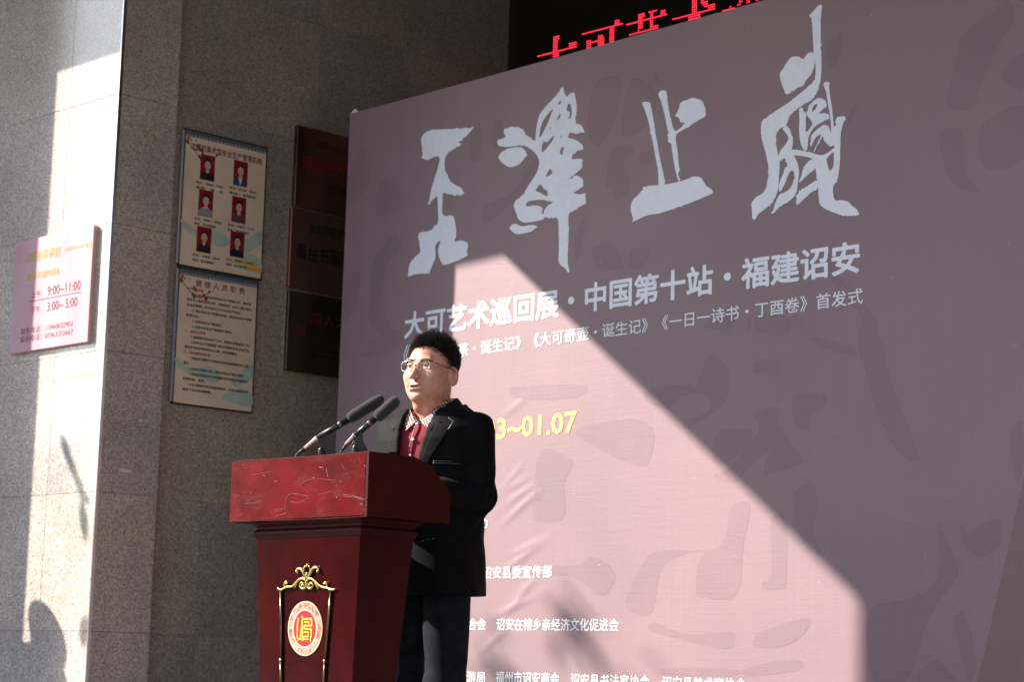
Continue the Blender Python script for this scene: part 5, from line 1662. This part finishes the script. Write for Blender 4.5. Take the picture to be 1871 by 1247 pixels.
# sleeve buttons: three little glints at the cuff pocket
for (x_, y_) in ((188, 510), (243, 494), (293, 484)):
    c = (740+x_/5.667, 900+y_/5.667)
    patch('pocket_stud', [[(c[0]-2.2, c[1]-0.9), (c[0]+2.2, c[1]-0.5), (c[0]+2.2, c[1]+0.8), (c[0]-2.2, c[1]+0.5)]], jac_bvh, 0.001, 0.0015, M['trim_silver'], person, spacing=9, edge=9)

# ---- hair
g = Grid((-0.10, -0.12, -0.09), (0.10, 0.13, 0.15), 0.003)
x, y, z = g.x, g.y, g.z
ax_ = np.abs(x)
hr = ell(x, y, z, (0, 0.007, 0.030), (0.0770, 0.0895, 0.0880))
# face opening below the hairline, cut round the temples and ears
hl = np.interp(y.ravel(), [-0.12, -0.085, -0.060, -0.045, -0.030, -0.012, 0.0, 0.02, 0.04, 0.075, 0.12], [0.070, 0.066, 0.058, 0.045, 0.018, -0.022, -0.020, 0.010, -0.030, -0.075, -0.080]).astype(np.float32).reshape(y.shape)
hl = hl+0*x+np.where(ax_ < 0.055, 0.004, 0.0)
hr = smax(hr, hl-z, 0.005)
HV2, HQ2 = nets(hr, g)
M['hair'] = plain('black_hair', (0.018, 0.015, 0.013), 0.33, var=0.3, nscale=200, spec=0.5)
mesh_h = mesh_np('hair', headW(HV2), HQ2, [M['hair']], person)
rng = np.random.RandomState(4)
gs = Geo()
n_ = 0
cand = HV2[HQ2].mean(1)
nrmv = np.cross(HV2[HQ2[:, 1]]-HV2[HQ2[:, 0]], HV2[HQ2[:, 2]]-HV2[HQ2[:, 0]])
nrmv /= np.linalg.norm(nrmv, axis=1)[:, None]+1e-12
outw = cand-np.array([0, 0.014, 0.03]); outw /= np.linalg.norm(outw, axis=1)[:, None]
sg_ = np.sign((nrmv*outw).sum(1)); nrmv *= sg_[:, None]
ok = (nrmv*outw).sum(1) > 0.35
cand, nrmv = cand[ok], nrmv[ok]
sel = rng.randint(0, len(cand), 12500)
clump = lambda p: 0.5+0.5*sin(210*p[0]+3*sin(150*p[1]))*sin(190*p[1]+2.5*sin(170*p[0])+60*p[2])
vv, ff = [], []
for i in sel:
    p, n0 = cand[i], nrmv[i]
    top = np.clip((p[2]-0.02)/0.09, 0, 1)
    L = 0.004+0.025*top**0.9*rng.uniform(0.4, 1.1)
    L *= 0.65+0.75*clump(p)
    d = n0*0.7+np.array([0, -0.25*top, 0.75*top-0.35*(1-top)])+rng.normal(0, 0.26, 3)
    d /= np.linalg.norm(d)
    s_ = np.cross(d, rng.normal(0, 1, 3)); s_ /= np.linalg.norm(s_)+1e-9
    w = 0.0010
    m1 = p+d*L*0.55+n0*0.001; tip = p+d*L+np.array([0, -0.002*top, 0.0])+rng.normal(0, 0.0012, 3)
    s2 = np.cross(d, s_)
    b0 = p-n0*0.002
    k = len(vv)
    vv += [b0+s_*w, b0-s_*w*0.5+s2*w*0.87, b0-s_*w*0.5-s2*w*0.87, m1+s_*w*0.7, m1-s_*w*0.35+s2*w*0.6, m1-s_*w*0.35-s2*w*0.6, tip]
    for a in range(3):
        b2 = (a+1) % 3
        ff += [(k+a, k+b2, k+3+b2), (k+a, k+3+b2, k+3+a), (k+3+a, k+3+b2, k+6)]
M['hair_glint'] = plain('hair_painted_glint', (0.055, 0.048, 0.042), 0.3)  # paler strands: sun glints put into the hair colour
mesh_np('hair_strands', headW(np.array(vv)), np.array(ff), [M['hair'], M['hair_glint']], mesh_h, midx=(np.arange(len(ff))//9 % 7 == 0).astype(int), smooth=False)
bpy.data.objects['hair_strands']['kind'] = 'stuff'

# brows, eyes
M['brow'] = plain('brow_hair', (0.07, 0.042, 0.03), 0.8)
M['eye_white'] = plain('eye_white', (0.30, 0.26, 0.24), 0.25, var=0.05)
M['iris'] = plain('dark_iris', (0.02, 0.014, 0.012), 0.1)
M['lid'] = plain('lid_line', (0.10, 0.045, 0.035), 0.6)
def hl_geo(fx, fz, off=0.0):
    """shoot from the front of the head (head frame) back to the skin"""
    o = headW(np.array([[fx, -0.2, fz]]))[0]; d = RH@V3(0, 1, 0)
    loc, nor, i, dist = head_bvh.ray_cast(Vector(o), Vector(d), 1)
    if loc is None: return o+d*0.12, -d
    return np.array(loc), np.array(nor)
def face_patch(name, loop, off, mat, parent, sp=0.0011, thick=0.0):
    P = [np.array(p, float) for p in loop]
    nb = len(P)
    mn, mx = np.min(P, 0), np.max(P, 0)
    def inside(p):
        c = False
        for i in range(nb):
            a, b = P[i], P[(i+1) % nb]
            if (a[1] > p[1]) != (b[1] > p[1]) and p[0] < (b[0]-a[0])*(p[1]-a[1])/(b[1]-a[1])+a[0]: c = not c
        return c
    pts = list(P)
    for yy in np.arange(mn[1]+sp/2, mx[1], sp):
        for xx in np.arange(mn[0]+sp/2, mx[0], sp):
            if inside((xx, yy)) and min(np.hypot(q[0]-xx, q[1]-yy) for q in P) > sp*0.5: pts.append(np.array([xx, yy]))
    r = delaunay_2d_cdt([Vector(p) for p in pts], [], [list(range(nb))], 1, 1e-7)
    vs = []
    fw = RH@V3(0, -1, 0)
    for p in r[0]:
        q, n0 = hl_geo(p.x, p.y)
        vs.append(q+fw*off)
    return mk(name, vs, [tuple(f) for f in r[2]], mat, parent, smooth=True)
bro = Geo()
for sgn in (1, -1):
    face_patch('eye_white', [(sgn*a, b) for a, b in ((0.0180, -0.0010), (0.022, 0.0012), (0.029, 0.0026), (0.036, 0.0020), (0.0435, -0.0003), (0.037, -0.0022), (0.029, -0.0030), (0.022, -0.0024))], 0.0012, M['eye_white'], person)
    face_patch('iris', [(sgn*0.0305-0.001+0.0048*cos(t), -0.0002+0.0027*sin(t)) for t in np.linspace(0, 2*pi, 14)[:-1]], 0.0017, M['iris'], person)
    face_patch('eyelid_line', [(sgn*a, b) for a, b in ((0.0165, -0.0015), (0.022, 0.0030), (0.029, 0.0052), (0.037, 0.0044), (0.0455, 0.0002), (0.0435, -0.0005), (0.036, 0.0026), (0.029, 0.0034), (0.022, 0.0014))], 0.0021, M['lid'], person)
    bl = [(sgn*a, b) for a, b in ((0.0125, 0.0165), (0.020, 0.0205), (0.030, 0.0235), (0.040, 0.0225), (0.048, 0.0165), (0.039, 0.0185), (0.030, 0.0190), (0.020, 0.0155), (0.0135, 0.0125))]
    rr = np.random.RandomState(5)
    for k in range(560):
        t = rr.uniform(0, 1)
        cx_ = 0.0130+0.036*t; cz_ = 0.0150+0.0035*sin(t*2.6)-0.003*t**3+rr.uniform(-0.0042, 0.0042)*(1-0.5*t)
        q, n0 = hl_geo(sgn*cx_, cz_)
        d = RH@V3(sgn*0.8, -0.15, 0.35-0.5*t+rr.uniform(-.2, .2)); d /= np.linalg.norm(d)
        s_ = np.cross(d, n0); s_ /= np.linalg.norm(s_)+1e-9
        b0 = q+n0*0.0002
        bro.add([b0+s_*0.0003, b0-s_*0.0003, b0+d*0.0062+n0*0.0012], [(0, 1, 2)])
bro.build('eyebrows', M['brow'], person, kind='stuff')
# small mole on the cheek
for (a, b) in ((0.038, -0.056), (0.046, -0.099)):
    q, n0 = hl_geo(a, b)
    g_ = Geo(); ball(g_, q, 0.0013); g_.build('mole', M['brow'], person, smooth=True)

# ---- glasses
M['frame_metal'] = plain('glasses_metal', (0.62, 0.60, 0.58), 0.25, 1.0)
M['temple_dark'] = plain('glasses_temple', (0.06, 0.055, 0.10), 0.3)
m, nt, b = mat_new('lens_glass')
b.inputs['Transmission Weight'].default_value = 1.0
b.inputs['Roughness'].default_value = 0.0
b.inputs['IOR'].default_value = 1.03
b.inputs['Base Color'].default_value = (0.97, 0.99, 0.98, 1)
M['lens'] = m
gl_root = thing('eyeglasses', tuple(headW(np.array([[0, -0.1, 0]]))[0]), 'thin silver rectangular eyeglasses worn by the speaker', 'eyeglasses')
def hw(a, b, c): return headW(np.array([[a, b, c]]))[0]
for sgn in (1, -1):
    base = [(0.0105, 0.008), (0.014, 0.0115), (0.030, 0.0125), (0.047, 0.0115), (0.0525, 0.006), (0.0535, -0.004), (0.049, -0.0125), (0.035, -0.0165), (0.020, -0.0155), (0.0115, -0.010)]
    lp = catmull([np.array([sgn*a*1.05, -0.1055+0.20*max(0, a-0.02), c*1.12-0.001]) for a, c in base], 5, True)
    P = [headW(p[None])[0] for p in lp]
    v, f = tube_geo(P+[P[0]], 0.00085, 6, cap=False)
    mk('rim', v, f, M['frame_metal'], gl_root, smooth=True)
    n0 = RH@V3(0, -1, 0)
    n = len(P)
    mk('lens', [p+n0*0.0005 for p in P]+[p-n0*0.0005 for p in P], [tuple(range(n)), tuple(range(2*n-1, n-1, -1))]+[(i, n+i, n+(i+1) % n, (i+1) % n) for i in range(n)], M['lens'], gl_root)
    v, f = tube_geo([hw(sgn*0.0530, -0.098, 0.006), hw(sgn*0.062, -0.094, 0.007), hw(sgn*0.0700, -0.082, 0.006)], 0.0012, 6)
    mk('hinge', v, f, M['frame_metal'], gl_root, smooth=True)
    v, f = tube_geo([hw(sgn*0.0700, -0.082, 0.006), hw(sgn*0.0775, -0.045, 0.004), hw(sgn*0.0835, 0.002, 0.004), hw(sgn*0.084, 0.022, -0.004), hw(sgn*0.082, 0.034, -0.022)], 0.0015, 6)
    mk('temple', v, f, M['temple_dark'], gl_root, smooth=True)
    v, f = tube_geo([hw(sgn*0.0115, -0.103, -0.002), hw(sgn*0.0125, -0.099, -0.007), hw(sgn*0.0105, -0.096, -0.011)], 0.0009, 6)
    mk('nose_pad', v, f, M['frame_metal'], gl_root, smooth=True)
v, f = tube_geo(catmull([hw(-0.0108, -0.1045, 0.004), hw(-0.005, -0.107, 0.0075), hw(0.005, -0.107, 0.0075), hw(0.0108, -0.1045, 0.004)], 4), 0.0010, 6)
mk('bridge', v, f, M['frame_metal'], gl_root, smooth=True)
# ------------------------------------------------------------------ things outside the frame that throw the soft shadows and reflections
def leaf_geo(c, L, Wd, ang, tilt, rr):
    d = Vector((cos(ang)*cos(tilt), sin(ang)*cos(tilt), sin(tilt)))
    s = d.cross(Vector((rr.uniform(-.3, .3), rr.uniform(-.3, .3), 1))).normalized()
    u = s.cross(d).normalized()
    c = Vector(c)
    return [c, c+d*L*0.35+s*Wd+u*0.02, c+d*L*0.75+s*Wd*0.7+u*0.015, c+d*L, c+d*L*0.75-s*Wd*0.7+u*0.015, c+d*L*0.35-s*Wd+u*0.02], [(0, 1, 2), (0, 2, 3), (0, 3, 4), (0, 4, 5)]
M['leaf'] = plain('leaf', (0.05, 0.085, 0.03), 0.5, var=0.4, nscale=10)
M['bark'] = plain('bark', (0.12, 0.09, 0.06), 0.9, var=0.3, nscale=20, bmp=0.5, bscale=60)
M['pot'] = plain('glazed_pot', (0.18, 0.09, 0.05), 0.3)
def back(px, py, pl0, nrm, dist):
    p = hit(px, py, pl0, nrm)
    return p-np.array(SUN)*dist
tr = thing('tree', (-18.5, -6.5, -1.55), 'leafy tree on the plaza, outside the frame', 'tree')
v, f = tube_geo(catmull([(-18.5, -6.5, -1.55), (-18.4, -6.3, 1.0), (-18.2, -5.9, 3.2), (-17.6, -5.0, 5.0)], 6), [0.17-0.004*i for i in range(19)], 12)
mk('trunk', v, f, M['bark'], tr, smooth=True)
rr = random.Random(9)
gleaf, gb = Geo(), Geo()
spots = []
for (px, py, sz, n) in ((1088, 1185, 0.10, 16), (1060, 1135, 0.06, 8), (1020, 1110, 0.05, 6), (1110, 1215, 0.05, 5), (915, 1215, 0.06, 8), (940, 1240, 0.05, 6), (1080, 1235, 0.07, 8), (1240, 1290, 0.1, 12), (960, 1300, 0.15, 22)):
    spots.append((back(px, py, np.array(B0), BN, 9.5), sz, n))
for (c, sz, n) in spots:
    for k in range(int(n*0.55)):
        q = V3(*c)+V3(rr.gauss(0, sz*0.55), rr.gauss(0, sz*0.55), rr.gauss(0, sz*0.8))
        v, f = leaf_geo(q, 0.11, 0.024, rr.uniform(0, 6.28), rr.uniform(-1, 0.3), rr); gleaf.add(v, f)
    v, f = tube_geo(catmull([(-17.6, -5.0, 5.0), tuple(V3(-17.6, -5.0, 5.0)*0.5+V3(*c)*0.5+V3(0, 0, 0.5)), tuple(V3(*c)+V3(0, 0, 0.1))], 5), [0.05, 0.045, 0.04, 0.035, 0.03, 0.025, 0.02, 0.015, 0.012, 0.008, 0.006], 6)
for k in range(2600):   # the crown itself, up and to the left of the sunbeam
    a, b2, r = rr.uniform(0, 6.28), rr.uniform(-1, 1), rr.uniform(0.4, 1)**0.5
    q = (-20.5+2.4*r*cos(a)*sqrt(1-b2*b2), -6.5+2.4*r*sin(a)*sqrt(1-b2*b2), 6.6+1.5*r*b2)
    v, f = leaf_geo(q, 0.16, 0.035, rr.uniform(0, 6.28), rr.uniform(-1, 0.3), rr); gleaf.add(v, f)
gleaf.build('crown', M['leaf'], tr)
pp = thing('potted_plant', (-11.0, 3.3, ZF), 'tall potted plant with long leaves near the porch pier, outside the frame', 'plant')
v, f = tube_geo([(-11.0, 3.3, ZF), (-11.0, 3.3, ZF+0.4)], [0.16, 0.22], 20)
mk('pot', v, f, M['pot'], pp, smooth=True)
gp = Geo()
PF = np.array([0, YP, 0.0])
for (px, py, L, dirp) in ((112, 790, 0.13, (128, 850)), (135, 860, 0.12, (152, 905)), (125, 830, 0.10, (140, 880)), (150, 905, 0.16, (155, 985)), (140, 895, 0.12, (165, 920)), (160, 1120, 0.12, (150, 1180))):
    a, b2 = back(px, py, PF, (0, 1, 0), 3.0), back(dirp[0], dirp[1], PF, (0, 1, 0), 3.0)
    d = b2-a
    s = np.cross(d, np.array(SUN)); s /= np.linalg.norm(s)
    w = 0.024
    gp.add([a, a+d*.4+s*w, a+d*.8+s*w*.8, a+d*1.15, a+d*.8-s*w*.8, a+d*.4-s*w], [(0, 1, 2), (0, 2, 3), (0, 3, 4), (0, 4, 5)])
for k in range(60):
    an = rr.uniform(0, 6.28)
    v, f = leaf_geo((-11.0+0.25*cos(an), 3.3+0.25*sin(an), ZF+0.5+rr.uniform(0, 0.9)), 0.3, 0.035, an, rr.uniform(0.2, 1.1), rr); gp.add(v, f)
gp.build('foliage', M['leaf'], pp)
v, f = tube_geo([(-11.0, 3.3, ZF+0.4), (-11.1, 3.9, 0.9), (-11.2, 4.0, 2.3)], [0.02, 0.015, 0.01], 8)
mk('stem', v, f, M['bark'], pp, smooth=True)
# a bystander whose shadow falls at the foot of the pillar
def shadow_figure():
    P0 = hit(104, 1150, (0, YP, 0), (0, 1, 0))-np.array(SUN)*1.72
    bx, by = P0[0]-0.11, P0[1]
    root = thing('person', (bx, by, ZF), 'bystander in dark clothes beside the pillar, outside the frame on the left', 'person')
    g = Grid((-0.42, -0.30, 0.0), (0.42, 0.30, 1.85), 0.016)
    x, y, z = g.x, g.y, g.z
    F = ell(x, y, z, (0, -0.02, 1.58), (0.08, 0.10, 0.115))
    F = smin(F, cap(x, y, z, (0, 0.0, 1.5), (0, 0.01, 1.38), 0.055, 0.06), 0.02)
    F = smin(F, cap(x, y, z, (-0.13, 0.01, 1.34), (0.13, 0.01, 1.34), 0.07, 0.07), 0.05)
    F = smin(F, cap(x, y, z, (0, 0.01, 1.28), (0, 0.01, 0.95), 0.15, 0.14), 0.06)
    F = smin(F, cap(x, y, z, (0.19, 0.01, 1.35), (0.33, -0.02, 1.12), 0.05, 0.042), 0.02)
    F = smin(F, cap(x, y, z, (0.33, -0.02, 1.12), (0.20, -0.17, 1.25), 0.04, 0.03), 0.02)
    F = smin(F, cap(x, y, z, (-0.20, 0.01, 1.34), (-0.26, 0.0, 0.85), 0.05, 0.032), 0.02)
    for s in (1, -1):
        F = smin(F, cap(x, y, z, (0.085*s, 0, 0.9), (0.10*s, 0, 0.48), 0.085, 0.058), 0.03)
        F = smin(F, cap(x, y, z, (0.10*s, 0, 0.48), (0.10*s, 0.02, 0.07), 0.055, 0.04), 0.02)
        F = smin(F, cap(x, y, z, (0.10*s, 0.02, 0.05), (0.11*s, -0.13, 0.04), 0.045, 0.035), 0.02)
    v, q = nets(F, g)
    mesh_np('body', v@rotz(radians(10)).T+np.array([bx, by, ZF-0.02]), q, [M['denim']], root)
shadow_figure()
# unseen wing added on the right to darken the faces turned its way
wg = thing('added_wing', (7, -6, -1.55), 'dark granite building wing added on the right to block the sky, outside the frame', 'building')
box('wall', 4.5, 10, -16, YB+0.4, -1.55, 11, M['granite_wall'], wg)
for j in range(5):
    for k in range(3):
        box('window', 4.44, 4.5, -14+j*4.2, -12+j*4.2, 0.5+k*3.4, 2.3+k*3.4, M['dark_glass'], wg)

def sky_block_house(x0, x1, h, col, lab):  # unseen block across the plaza, added to hide the low sky
    t = thing('added_house', ((x0+x1)/2, -25, -1.56), lab, 'building', 'added sky blockers across the plaza')
    box('wall', x0, x1, -33, -25, -1.56, h, col, t)
    box('parapet', x0-0.1, x1+0.1, -33.1, -24.9, h+0.002, h+0.4, M['concrete'], t)
    n = int((x1-x0)/3)
    for j in range(n):
        for k in range(int(h/3)):
            cx_ = x0+(x1-x0)*(j+0.5)/n
            box('window', cx_-0.7, cx_+0.7, -24.998, -24.95, 0.0+k*3, 1.6+k*3, M['dark_glass'], t)
M['render_wall'] = plain('rendered_wall', (0.30, 0.27, 0.24), 0.9, var=0.2, nscale=0.6)
sky_block_house(-48, -29, 9.5, M['render_wall'], 'rendered house across the plaza, the one farthest left, outside the frame, added to block low sky')
sky_block_house(-28.5, -12, 11, M['concrete'], 'grey concrete house across the plaza left of the camera, outside the frame, added to block low sky')
sky_block_house(-11.5, 4, 9, M['render_wall'], 'rendered house across the plaza behind the camera, outside the frame, added to block low sky')
